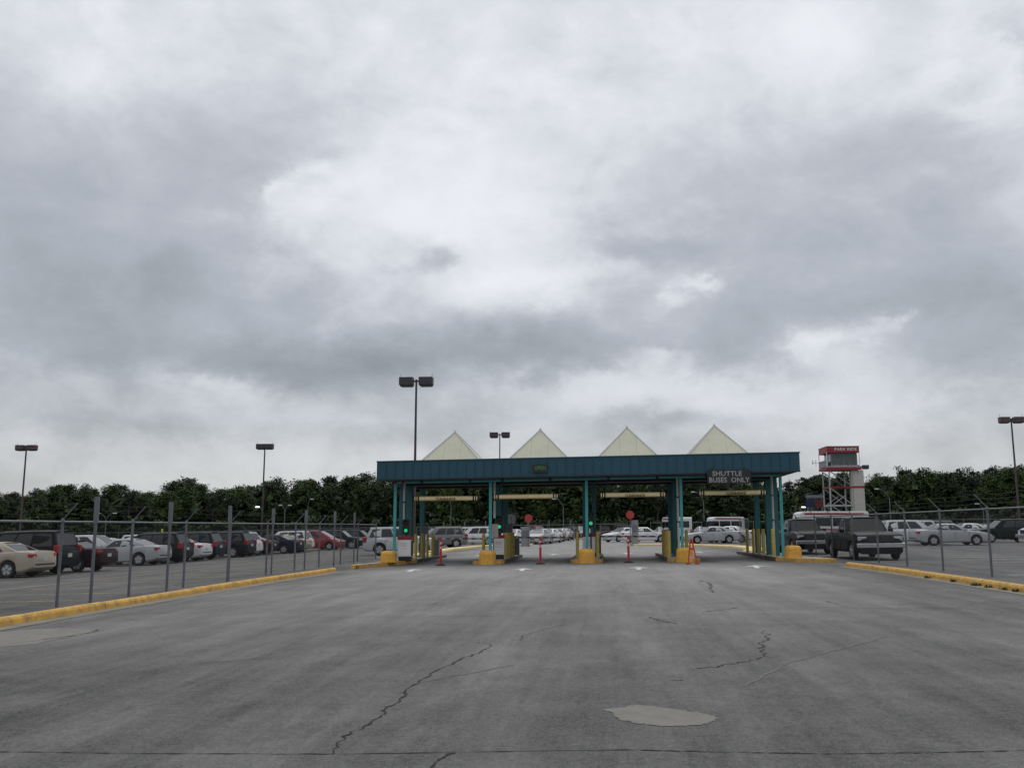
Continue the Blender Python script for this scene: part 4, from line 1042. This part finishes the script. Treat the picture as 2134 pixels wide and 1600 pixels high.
    def end_glass(name, k, t0, t1, inset):
        bl, tl = loopB[k], loopT[k]; ml = bl.lerp(tl, .55) - Vector((0, .025, 0)); sx_ = 1 if k == 0 else -1
        def pt(t, a):
            p = bl.lerp(ml, t / .55) if t < .55 else ml.lerp(tl, (t - .55) / .45)
            return Vector((p.x, p.y * a, p.z))
        o_ = Vector((sx_ * .008, 0, .005)); i_ = Vector((-sx_ * .02, 0, -.01)); P = [pt(t0, inset), pt(t0, -inset), pt(.55, -inset), pt(t1, -inset), pt(t1, inset), pt(.55, inset)]
        mb = MB(); mb.add([p + i_ for p in P] + [p + o_ for p in P], [tuple(range(6)), tuple(range(11, 5, -1))] + [(q_, 6 + q_, 6 + (q_ + 1) % 6, (q_ + 1) % 6) for q_ in range(6)])
        parts.append((name, mb.mesh(name, M_GLASS), None, None))
    end_glass('windshield', 0, .06, .93, .90); end_glass('rear_window', 3, .12 if kind not in ('sedan', 'compact') else .10, .86, .86)
    # lights, plates, trim
    def bx(name, c_, dm, mt, rz=0.0, bevel=.0, par=None):
        pt_ = mt == 'PAINT'
        mb = MB(); mb.box(c_, dm, rz); parts.append((name, mb.mesh(name, None if pt_ else mt, bevel=bevel), 'PAINT' if pt_ else None, par))
    wr, wf = W / 2 * .90, W / 2 * .84
    for sg in (-1, 1):
        if kind in ('sedan', 'compact'): bx('tail_lamp', (b + .12, sg * (wr - .10), zt - .17), (.22, .30, .15), M_TAIL, -sg * .22, .03)
        elif bed: bx('tail_lamp', (b + .06, sg * (W / 2 - .10), .92), (.14, .16, .36), M_TAIL, 0, .02)
        else: bx('tail_lamp', (b + .11, sg * (wr - .05), zt - .08), (.24, .20, .34), M_TAIL, -sg * .18, .03)
        if bed: bx('head_lamp', (f - .10, sg * (W / 2 * .74), zh - .24), (.14, .36, .17), M_HLAMP, sg * -.05, .02)
        else: bx('head_lamp', (f - .20, sg * (wf - .09), zh - .20), (.30, .32, .13), M_HLAMP, sg * -.5, .03)
    bx('licence_plate', (b - .004, 0, .74 if kind in ('sedan', 'compact') else .82), (.02, .32, .16), M_PLATE)
    if bed:
        bx('grille', (f + .002, 0, zh - .25), (.05, 1.02, .24), M_BLACK)
        bx('front_bumper', (f + .03, 0, .62), (.20, W * .99, .20), M_CHROME, 0, .03); bx('rear_bumper', (b - .02, 0, .58), (.16, W * .95, .18), M_CHROME, 0, .03)
        bx('bed_floor', (lerp(b, rb, .5) + .02, 0, zt + .026), (abs(b - rb) - .30, W * .80, .012), M_UNDER)
    else:
        bx('grille', (f - .012, 0, zh - .32), (.05, .78, .14), M_BLACK, 0, .01)
        bx('lower_intake', (f - .03, 0, .36), (.06, 1.0, .13), M_BLACK, 0, .01)
    for sg in (-1, 1): bx('mirror', (xc - .28, sg * (W / 2 + .06), zb + .10), (.12, .20, .15), 'PAINT', 0, .03)
    if lod:
        for sg in (-1, 1):
            for xh in ((-.02, -1.0) if not bed else (-.35,)): bx('door_handle', (xh + .1, sg * (W / 2 * .985 + .012), zb - .14), (.20, .03, .035), 'PAINT')
            for xs_ in ((xf - ra - .06), lerp(xf, xr, .5) + .02, xr + ra - .05):
                bx('door_seam', (xs_, sg * (W / 2 * .993), .64), (.012, .02, .52), M_UNDER)
        if kind in ('suv', 'minivan', 'bigsuv'):
            for sg in (-1, 1): bx('roof_rail', (lerp(rf, rr, .52), sg * (yt * .86), H + .035), (abs(rf - rr) * .8, .035, .035), M_HUBD)
        if kind in ('sedan', 'compact'): bx('rear_bumper_trim', (b + .01, 0, .52), (.05, W * .72, .05), M_UNDER)
    # wheels
    r = c['r']; tw_ = .22
    mb = MB(); mb.lathe([(r * .60, -tw_ / 2 + .02), (r * .93, -tw_ / 2), (r, -tw_ / 2 + .035), (r, tw_ / 2 - .035), (r * .93, tw_ / 2), (r * .60, tw_ / 2 - .02)], 20 if lod else 12, 'y'); tyre = mb.mesh('tyre', M_TYRE, smooth=40)
    mb = MB(); mb.lathe([(r * .68, -.03), (r * .68, .085), (r * .62, .105), (r * .58, .094), (r * .2, .096), (.02, .10)], 20 if lod else 12, 'y')
    rimo = mb.mesh('rim', M_HUBD, smooth=30)
    mb = MB()
    for k in range(5):
        a = 2 * math.pi * k / 5 + .3; ca, sa = math.cos(a), math.sin(a); p = [(.05, -.045), (r * .62, -.055), (r * .62, .055), (.05, .045)]
        mb.add([(x * ca - y * sa, h_, x * sa + y * ca) for h_ in (.08, .112) for x, y in p], [(0, 1, 2, 3), (7, 6, 5, 4), (0, 4, 5, 1), (1, 5, 6, 2), (2, 6, 7, 3), (3, 7, 4, 0)])
    spk = mb.mesh('spokes', M_RIM)
    for xw in (xf, xr):
        for sg in (-1, 1): parts.append(('wheel', (tyre, rimo, spk), ('W', xw, sg * (W / 2 - .125), r, sg), None))
    return parts
PROTO = {}
NCAR = 0
def car(kind, colour, x, y, hd, label, group='cars parked in the lots', lod=1, z=None, cat=None, name=None, scale=1.0):
    """hd = heading of the nose in degrees (0 = to the right, 90 = away)"""
    global NCAR; NCAR += 1
    if (kind, lod) not in PROTO: PROTO[(kind, lod)] = car_parts(kind, lod)
    cats = {'sedan': 'car', 'compact': 'car', 'suv': 'suv', 'bigsuv': 'suv', 'minivan': 'minivan', 'pickup': 'pickup truck'}
    nm = {'sedan': 'parked_sedan', 'compact': 'parked_sedan', 'suv': 'parked_suv', 'bigsuv': 'parked_suv', 'minivan': 'parked_minivan', 'pickup': 'parked_pickup'}
    root = thing(name or nm[kind], label, cat or cats[kind], (x, y, gz(x) if z is None else z), R(hd), group)
    ca, sa = math.cos(R(hd)), math.sin(R(hd)); hwb = CARS[kind]['wb'] / 2; hw = .8
    if z is None:      # sit on the cross-fall
        zz = [gz(x + ca * a * hwb) for a in (-1, 1)]; pitch = math.atan2(zz[0] - zz[1], 2 * hwb)
        zs = [gz(x - sa * a * hw) for a in (-1, 1)]; roll = math.atan2(zs[1] - zs[0], 2 * hw)
        root.rotation_euler = (roll, pitch, R(hd)); root.location.z = (zz[0] + zz[1]) / 2 + .002
    if scale != 1.0: root.scale = (scale,) * 3
    for pname, me, how, _ in PROTO[(kind, lod)]:
        if isinstance(how, tuple):
            _, xw, yw, r, sg = how
            o = put(bpy.data.objects.new('wheel', me[0]), root, (xw, yw, r), 0 if sg > 0 else math.pi)
            put(bpy.data.objects.new('rim', me[1]), o)
            if lod: put(bpy.data.objects.new('spokes', me[2]), o)
            continue
        o = bpy.data.objects.new(pname, me)
        put(o, root)
        if how == 'PAINT':
            if not me.materials: me.materials.append(PAINT['silver'])
            o.material_slots[0].link = 'OBJECT'; o.material_slots[0].material = PAINT[colour]
    return root

def left(kind, colour, xr_, y, label, hd=174.5, lod=1):
    """car in the left row, tail towards the drive at xr_"""
    Lh = CARS[kind]['L'] / 2
    return car(kind, colour, xr_ + math.cos(R(hd)) * Lh, y + math.sin(R(hd)) * Lh, hd, label, 'cars in the near row of the left lot', lod)
left('sedan', 'beige', -19.55, 39.4, 'beige sedan cut by the left edge of the picture')
left('bigsuv', 'black', -19.75, 42.0, 'large black van like suv beside the beige sedan')
left('sedan', 'darkred', -19.1, 44.6, 'very dark red sedan with lit looking tail lamp behind the second fence post')
left('sedan', 'silver', -19.3, 52.3, 'silver sedan standing alone with its side towards the fence')
left('suv', 'charcoal', -19.05, 55.2, 'charcoal suv just behind the silver sedan')
left('sedan', 'white', -18.9, 58.2, 'white sedan with red tail lamp behind the charcoal suv')
left('suv', 'navy', -18.9, 61.0, 'navy suv behind the white sedan with red tail lamp')
left('suv', 'charcoal', -18.05, 65.2, 'charcoal suv with bright red tail lamp left of the tall dark lamp post')
left('suv', 'white', -18.4, 68.3, 'white suv half hidden by the charcoal one left of the dark lamp post')
left('sedan', 'darkred', -17.9, 71.0, 'dark maroon sedan right of the white suv near the dark lamp post')
left('sedan', 'navy', -16.6, 73.8, 'dark blue sedan with silver wheels in the middle of the left row')
left('sedan', 'gold', -16.6, 76.6, 'pale bronze sedan behind the dark blue sedan with silver wheels')
left('suv', 'white', -17.0, 79.6, 'white suv between the bronze sedan and the red minivan')
car('minivan', 'red', -17.6, 84.0, -5.5, 'red minivan facing right in the left row', 'cars in the near row of the left lot')
car('suv', 'green', -16.2, 88.0, -5.5, 'dark green suv right of the red minivan', 'cars in the near row of the left lot')
car('suv', 'charcoal', -15.2, 92.5, -8, 'charcoal suv at the far end of the left row', 'cars in the near row of the left lot')
car('suv', 'pearl', -7.1, 60.2, 6, 'light grey suv left of the leftmost canopy posts')
# second row behind, mostly roofs
for k, (kd, cl, y, lb) in enumerate([('sedan', 'white', 46.5, 'white car roof seen above the dark red sedan'), ('sedan', 'silver', 49.5, 'silver car roof left of the silver sedan in the second row'), ('compact', 'white', 52.5, 'white compact in the second row above the silver sedan hood'), ('suv', 'darkred', 56, 'dark red suv roof in the second row of the left lot'),
                                  ('sedan', 'grey', 60, 'grey sedan in the second row behind the charcoal suv'), ('minivan', 'white', 64, 'white minivan roof in the second row behind the navy suv'), ('sedan', 'silver', 69, 'silver sedan in the second row behind the white suv'), ('suv', 'white', 74, 'white suv in the second row behind the maroon sedan'), ('sedan', 'black', 79, 'black sedan in the second row behind the white suv by the minivan')]):
    x = -30.2 + .05 * (y - 46) + (k % 3) * .3; car(kd, cl, x, y, -5.5, lb, 'cars in the second row of the left lot', 0)

# right lot
car('pickup', 'charcoal', 15.75, 42.1, -95, 'dark pickup truck with chrome bumper facing the right fence', 'vehicles in the right lot')
car('pickup', 'charcoal', 15.85, 51.2, -93, 'dark pickup truck parked behind the one with chrome bumper', 'vehicles in the right lot')
car('sedan', 'silver', 30.1, 64.4, -4, 'silver sedan facing right beyond the right fence', 'vehicles in the right lot')
car('suv', 'white', 29.3, 68.5, -4, 'white suv behind the silver sedan facing right', 'vehicles in the right lot')
car('suv', 'green', 37.9, 72.0, 176, 'dark green suv facing left at the right lamp post', 'vehicles in the right lot')
car('pickup', 'white', 36.2, 61.0, 178, 'white truck nose cut by the right edge of the picture', 'vehicles in the right lot')
for k, (kd, cl, px, y, h, lb) in enumerate([('minivan', 'white', 1880, 84, 176, 'white van roof behind the chrome bumper truck'), ('suv', 'grey', 1925, 88, 176, 'grey suv behind the white suv of the right lot'), ('sedan', 'navy', 1985, 86, 176, 'dark blue car roof behind the silver sedan facing right'), ('sedan', 'white', 2000, 78, 176, 'white car roof left of the dark green suv'), ('suv', 'charcoal', 2085, 92, 176, 'charcoal suv behind the dark green suv at the right'), ('sedan', 'silver', 2120, 84, 176, 'silver car behind the white truck nose at the right edge')]):
    car(kd, cl, dpx(px, y), y, h, lb, 'vehicles in the right lot', 0)

# beyond the lanes
car('sedan', 'silver', dpx(1476, 82.5), 82.5, 183, 'silver sedan facing left below the shuttle sign', 'cars beyond the lanes')
car('sedan', 'white', dpx(1513, 86), 86, 150, 'white sedan tucked behind the silver sedan below the shuttle sign', 'cars beyond the lanes')
car('sedan', 'white', dpx(1340, 93), 93, 5, 'white sedan right of the right stop sign', 'cars beyond the lanes')
car('sedan', 'pearl', dpx(1296, 99), 99, 215, 'pale sedan left of the right stop sign', 'cars beyond the lanes')
car('suv', 'darkred', dpx(1285, 112), 112, 180, 'maroon suv top left of the right stop sign', 'cars beyond the lanes', 0)
car('suv', 'white', dpx(988, 88), 88, 183, 'white suv between the two left islands facing left', 'cars beyond the lanes')
car('suv', 'white', dpx(960, 99), 99, 183, 'white suv roof behind the one between the left islands', 'cars beyond the lanes', 0)
car('suv', 'grey', dpx(915, 80), 80, 200, 'grey suv behind the left barrier arm', 'cars beyond the lanes')
car('suv', 'charcoal', dpx(893, 92), 92, 190, 'charcoal suv behind the leftmost yellow bollards', 'cars beyond the lanes', 0)
for k, (kd, cl, px, y, h, lb) in enumerate([('sedan', 'silver', 1122, 92, 250, 'nearest silver car in the row right of the left stop sign'), ('suv', 'red', 1108, 101, 250, 'red suv behind the left exit cabinet'), ('sedan', 'white', 1142, 98, 250, 'second car, white, in the row right of the left stop sign'), ('compact', 'beige', 1152, 105, 250, 'third car, beige, in the row right of the left stop sign'),
                                          ('sedan', 'white', 1163, 112, 250, 'fourth car, white, in the row right of the left stop sign'), ('sedan', 'silver', 1172, 119, 250, 'fifth car, silver, in the row right of the left stop sign'), ('suv', 'charcoal', 1183, 127, 250, 'sixth vehicle, a charcoal suv, in the row right of the left stop sign'), ('sedan', 'pearl', 1130, 118, 250, 'pale car behind the row right of the left stop sign'),
                                          ('sedan', 'white', 1068, 96, 250, 'white car seen right of the second island bollards')]):
    car(kd, cl, dpx(px, y), y, h, lb, 'cars beyond the lanes', 0 if k > 2 else 1)
FAR = [('sedan', 'white'), ('suv', 'charcoal'), ('sedan', 'silver'), ('compact', 'darkred'), ('suv', 'white'), ('sedan', 'black'), ('minivan', 'grey'), ('sedan', 'pearl')]
NUM = ['first', 'second', 'third', 'fourth', 'fifth', 'sixth', 'seventh', 'eighth', 'ninth', 'tenth', 'eleventh', 'twelfth', 'thirteenth', 'fourteenth', 'fifteenth', 'sixteenth']
CN = {'darkred': 'dark red', 'pearl': 'pale grey'}
def far_label(kd, cl, k, where): return f"{CN.get(cl, cl)} {'sedan' if kd == 'compact' else kd}, {NUM[k]} from the left in the farthest row {where}"
for k in range(9):
    kd, cl = FAR[(k * 3) % 8]; x = 4.5 + k * 2.75
    car(kd, cl, x, 132 - .1 * x, 92 if k % 2 else -88, far_label(kd, cl, k, 'beyond the middle lanes'), 'cars in the farthest middle row', 0)
for k in range(16):
    kd, cl = FAR[(k * 5 + 1) % 8]; x = -62 + k * 2.9
    car(kd, cl, x, 112 - .25 * k, 84 if k % 2 else -96, far_label(kd, cl, k, 'of the left lot'), 'cars in the farthest left row', 0)
for k in range(9):
    kd, cl = FAR[(k * 3 + 2) % 8]; x = 44 + k * 3.0
    car(kd, cl, x, 104 + .2 * k, 84 if k % 2 else -96, far_label(kd, cl, k, 'of the right lot'), 'cars in the farthest right row', 0)

# shuttle buses
def shuttle(x, y, hd, label, L=6.6, W=2.2, H=2.55):
    o = thing('shuttle_bus', label, 'bus', (x, y, gz(x)), R(hd), 'shuttle buses')
    prof = [(-L / 2, .42), (-L / 2, H - .12), (-L / 2 + .12, H), (L / 2 - 1.25, H), (L / 2 - .95, H - .15), (L / 2 - .75, 1.15), (L / 2 - .05, .98), (L / 2, .75), (L / 2, .40)]
    n = len(prof); mb = MB(); mb.add([(a, s_ * W / 2, b_) for s_ in (-1, 1) for a, b_ in prof], [tuple(range(n)), tuple(range(2 * n - 1, n - 1, -1))] + [(k, n + k, n + (k + 1) % n, (k + 1) % n) for k in range(n)])
    bd = mb.build('body', PAINT['white'], o, bevel=.05)
    for s_ in (-1, 1):
        for k in range(3):
            mb = MB(); mb.box((-L / 2 + .95 + k * 1.32, s_ * (W / 2 + .004), 1.72), (1.22, .03, .66)); mb.build('side_window', M_GLASS, o)
        mb = MB(); mb.box((L / 2 - 1.35, s_ * (W / 2 + .004), 1.55), (.5, .03, .62)); mb.build('cab_window', M_GLASS, o)
        mb = MB(); mb.box((-.45, s_ * (W / 2 + .005), H - .20), (L - 1.7, .02, .14)); mb.build('red_stripe', M_RED, o)
        mb = MB(); mb.box((-.3, s_ * (W / 2 + .005), 1.12), (L - 1.6, .02, .10)); mb.build('red_stripe', M_RED, o)
        for xw in (-L / 2 + 1.35, L / 2 - 1.0):
            mb = MB(); mb.lathe([(.22, -.12), (.36, -.12), (.38, -.08), (.38, .08), (.36, .12), (.22, .12)], 14, 'y'); wh = mb.build('wheel', M_TYRE, o, (xw, s_ * (W / 2 - .11), .38), smooth=40)
            mb = MB(); mb.lathe([(.23, -.10), (.23, .10), (.05, .115)], 14, 'y'); mb.build('rim', M_RIM, wh, None, 0 if s_ > 0 else math.pi)
        mb = MB(); mb.box((L / 2 - .02, s_ * .78, .80), (.06, .26, .2)); mb.build('head_lamp', M_HLAMP, o)
        mb = MB(); mb.box((-L / 2 - .004, s_ * .95, 1.0), (.03, .16, .4)); mb.build('tail_lamp', M_TAIL, o)
    mb = MB(); mb.slab((L / 2 - .93, -.9, 1.95), (L / 2 - .80, -.9, 1.28), (L / 2 - .80, .9, 1.28), (L / 2 - .93, .9, 1.95), -.02); mb.build('windshield', M_GLASS, o, (.06, 0, .06))
    mb = MB(); mb.box((-L / 2 - .004, 0, 1.75), (.03, 1.5, .7)); mb.build('rear_window', M_GLASS, o)
    mb = MB(); mb.box((-.5, 0, .40), (L - 1.6, W - .3, .3)); mb.build('underbody', M_UNDER, o)
shuttle(dpx(1712, 76), 76, 177, 'white shuttle bus with red roof stripe behind the dark trucks', L=6.4)
shuttle(dpx(1499, 106), 106, 186, 'white shuttle bus behind the silver sedan below the shuttle sign', L=4.6, H=2.5)
shuttle(dpx(1404, 108), 108, 98, 'white shuttle bus half hidden by the second column from the right', L=5.2)

# ------------------------------------------------------------------ trees
def foliage(name, cs, sh):
    m = bpy.data.materials.new(name); m.use_nodes = True; t = NT(m.node_tree); b = t.n['Principled BSDF']
    oi = t.new('ShaderNodeObjectInfo'); tcn = t.new('ShaderNodeTexCoord').outputs['Object']
    n1 = t.noise(t.vm('ADD', tcn, oi.outputs['Location']), .55, 4, .6)
    f = t.m('ADD', t.m('MULTIPLY', n1, .75), t.m('MULTIPLY', oi.outputs['Random'], .3))
    t.l.new(t.ramp(f, [(.25, cs[0]), (.55, cs[1]), (.8, cs[2])]), b.inputs['Base Color'])
    b.inputs['Roughness'].default_value = .8; b.inputs['Specular IOR Level'].default_value = .15
    return m
M_LEAF = foliage('broad_leaves', [(.022, .034, .014), (.034, .052, .020), (.050, .074, .026)], 0)
M_LEAFB = foliage('bright_leaves', [(.034, .054, .018), (.050, .078, .024), (.070, .104, .032)], 0)
M_PINE = foliage('pine_needles', [(.020, .028, .017), (.029, .040, .023), (.042, .055, .031)], 0)
M_BARK = mat('bark', (.055, .045, .038), .9, var=.3, vscale=2)
def leaf_quads(mb, c, rad, n, size, rr, flat_=.75, axis=None):
    if not hasattr(mb, 'nr'): mb.nr = []
    for _ in range(n):
        p = Vector((rr.gauss(0, .48), rr.gauss(0, .48), rr.gauss(0, .48)))
        if p.length > 1.05: p *= .55
        p = Vector((c[0] + p.x * rad, c[1] + p.y * rad, c[2] + p.z * rad * flat_))
        a = Vector((rr.gauss(0, 1), rr.gauss(0, 1), rr.gauss(0, .6))).normalized(); b_ = a.cross(Vector((rr.gauss(0, 1), rr.gauss(0, 1), rr.gauss(0, 1)))).normalized()
        s_ = size * rr.uniform(.55, 1.3); a *= s_; b_ *= s_ * rr.uniform(.5, .9)
        cc = Vector(c); ax = Vector(axis) if axis else Vector((0, 0, 4.2))
        want = ((p - cc).normalized() * .55 + (p - ax).normalized() * .75 + Vector((rr.uniform(-.3, .3), rr.uniform(-.3, .3), .15 + rr.uniform(-.2, .2)))).normalized()
        q4 = [p - a, p - b_ * .8, p + a, p + b_]
        if (q4[1] - q4[0]).cross(q4[3] - q4[0]).dot(want) < 0: q4.reverse()
        mb.add(q4, [(0, 1, 2, 3)]); mb.nr += [want] * 4
def tree_proto(kind, seed):
    """meshes for a tree 10 m tall"""
    rr = random.Random(seed); cr = MB(); tr = MB()
    if kind == 'broad':
        tr.tube([(0, 0, -.2), (.1, .05, 3), (.05, 0, 6.5), (.1, 0, 9)], .24, 7, .05)
        n = 44
        leaf_quads(cr, (0, 0, 4.6), 2.3, 420, .55, rr, 1.75)
        for k in range(n):
            z = rr.uniform(.10, .93); wz = math.sin(math.pi * min(1, (z * .86 + .18))) ** .7; a = rr.uniform(0, 6.28); r = rr.uniform(.25, 1) * 2.7 * wz
            c = (r * math.cos(a), r * math.sin(a), z * 10); leaf_quads(cr, c, rr.uniform(.9, 1.6), 190, .125, rr)
            tr.tube([(0.05, 0, max(1.2, c[2] * .72)), (c[0] * .6, c[1] * .6, c[2] * .92), c], .06, 4, .015)
        leaf_quads(cr, (.1, 0, 9.3), .8, 160, .125, rr)
    elif kind == 'pine':
        tr.tube([(0, 0, -.2), (.08, 0, 4), (.0, .05, 7.5), (.05, 0, 9.8)], .19, 7, .05)
        for k in range(24):
            z = rr.uniform(.50, .98); wz = (1.08 - z) ** .55; a = rr.uniform(0, 6.28); r = rr.uniform(.3, 1) * 2.0 * wz
            c = (r * math.cos(a), r * math.sin(a), z * 10 + .2); leaf_quads(cr, c, rr.uniform(.45, .85), 95, .12, rr, .6)
            tr.tube([(0.03, 0, c[2] - .5), c], .045, 4, .012)
    elif kind == 'bare':          # thin early-spring crown: mostly twigs, few leaves
        tr.tube([(0, 0, -.2), (.1, 0, 3.5), (0, .1, 7), (.1, 0, 9.6)], .16, 6, .03)
        for k in range(34):
            z = rr.uniform(.40, .95); a = rr.uniform(0, 6.28); r = rr.uniform(.5, 1) * 2.0
            b0 = Vector((0.03, 0, z * 10 - rr.uniform(.6, 1.4))); c = Vector((r * math.cos(a), r * math.sin(a), z * 10 + .3)); tr.tube([b0, b0.lerp(c, .5) + Vector((0, 0, -.1)), c], .035, 3, .01)
            for _ in range(4):
                e = c + Vector((rr.uniform(-.8, .8), rr.uniform(-.8, .8), rr.uniform(0, .9))); tr.tube([b0.lerp(c, rr.uniform(.4, .9)), e], .014, 3, .006)
            leaf_quads(cr, c, .65, 9, .17, rr)
    else:                          # understorey shrub, 10 units tall before scaling
        tr.tube([(0, 0, -.2), (.1, 0, 6)], .18, 5, .05)
        for k in range(22):
            a = rr.uniform(0, 6.28); r = rr.uniform(0, 1) * 5.0; z = rr.uniform(.08, .85) * 10 * (1 - (r / 5.0) ** 2 * .55)
            leaf_quads(cr, (r * math.cos(a), r * math.sin(a), z), rr.uniform(1.2, 2.0), 46, .55, rr)
    return tr, cr
TP = {}
for kind, mts, seeds in (('broad', (M_LEAF, M_LEAFB), (1, 2, 3, 4)), ('pine', (M_PINE,), (11, 12, 13)), ('bare', (M_LEAFB,), (21, 22)), ('shrub', (M_LEAF,), (31, 32, 33))):
    TP[kind] = []
    for s_ in seeds:
        tr, cr = tree_proto(kind, s_)
        TP[kind].append((tr.mesh('trunk', M_BARK, fix=False), [cr.mesh('crown', m_, fix=False) for m_ in mts]))
def tree(kind, x, y, h, label, group, wide=1.0, bright=0, name=None):
    tm, cms = rnd.choice(TP[kind]); z = gz(x)
    o = thing(name or {'broad': 'broadleaf_tree', 'pine': 'pine_tree', 'bare': 'thin_tree', 'shrub': 'shrub'}[kind], label, 'shrub' if kind == 'shrub' else 'tree', (x, y, z), rnd.uniform(0, 6.28), group)
    k = h / 10.0; o.scale = (k * wide, k * wide, k)
    put(bpy.data.objects.new('trunk', tm), o); put(bpy.data.objects.new('crown', cms[min(bright, len(cms) - 1)]), o)
# skyline: (picture column of the photograph's 2134, row of the tree tops)
SKY = [(-120, 1018), (0, 1020), (60, 1030), (110, 1010), (160, 1008), (190, 1003), (214, 1030), (235, 1008), (262, 1002), (290, 1016), (330, 1020), (372, 996), (395, 993), (420, 1008), (450, 1018), (500, 1014), (540, 1004), (575, 991), (610, 1000), (645, 994), (680, 1000), (706, 984), (740, 996), (780, 982), (840, 985), (1000, 985), (1300, 985), (1500, 990), (1600, 1000), (1660, 995), (1700, 985), (1760, 985), (1800, 990), (1840, 984), (1888, 969), (1925, 972), (1955, 985), (1980, 968), (2010, 972), (2040, 980), (2080, 972), (2134, 966), (2260, 968)]
def sky_y(px): return curve([(a, b_) for a, b_ in SKY], px)
ZONES = [(-999, 520, 'left'), (520, 850, 'middle left'), (850, 1640, 'middle'), (1640, 9999, 'right')]
WHERE = {'left': 'above the left lot', 'middle left': 'just left of the canopy', 'middle': 'seen under the canopy', 'right': 'around the red tower'}
def zone(px):
    for a, b_, n in ZONES:
        if a <= px < b_: return n
for row, (yd, step, drop) in enumerate([(176, 50, 12), (190, 42, 0), (206, 44, 4)]):
    px = -400.0 + row * 17
    while px < 2540:
        p = px + rnd.uniform(-14, 14); y = yd + rnd.uniform(-5, 5); x = dpx(p, y); zn = zone(p)
        sy = sky_y(p) + drop * rnd.uniform(.3, 1.6) + rnd.uniform(-3, 5)
        h = (1101 - sy) * y / 1925 + 1.55 - gz(x)
        kind = 'broad'
        if zn == 'right' and row == 2: kind = 'pine' if rnd.random() < .65 else 'bare'
        elif zn == 'right' and rnd.random() < .25: kind = 'pine'
        elif zn == 'middle left' and row == 2 and rnd.random() < .3: kind = 'bare'
        elif rnd.random() < .16: kind = 'pine'
        if kind == 'broad' and zn == 'right' and row == 2: h *= .9
        nm = {'broad': 'leafy dark tree', 'pine': 'pine with a bare trunk', 'bare': 'thin tree with see through crown'}[kind]
        ln = ['front', 'middle', 'back'][row]
        br = 1 if (kind == 'broad' and rnd.random() < .22) else 0
        if br: nm = 'brighter green leafy tree'
        tree(kind, x, y, h, f'{nm}, {ln} of the tree line, {WHERE[zn]}', f'{nm}s, {ln} of the tree line, {zn}', 1.15 if kind == 'broad' else 1.0, br)
        px += step * rnd.uniform(.75, 1.05)
px = -400
while px < 2540:
    y = 164 + rnd.uniform(-4, 4); x = dpx(px, y); zn = zone(px)
    tree('shrub', x, y, rnd.uniform(3.6, 5.6), f'low leafy shrub at the foot of the tree line {WHERE[zn]}', f'shrubs at the foot of the tree line, {zn}', 1.15)
    px += rnd.uniform(26, 38)
# the wood goes on behind as one mass
mb = MB(); rr = random.Random(5)
for k in range(420):
    x = -205 + 410 * k / 419; y = 226 + rr.uniform(-5, 5)
    px = 1067 + x / y * 1925; top_ = (1101 - sky_y(px)) * y / 1925 + 1.0
    for _ in range(4):
        leaf_quads(mb, (x + rr.uniform(-1, 1), y, gz(x) + rr.uniform(.05, .80) * top_), 1.9, 34, .75, rr, 1.0, axis=(x, y + 3, gz(x) + top_ * .4))
o = mb.build('distant_wood', M_LEAF, None, fix=False); tag(o, 'dark mass of woodland behind the tree line', 'woodland', kind='stuff')
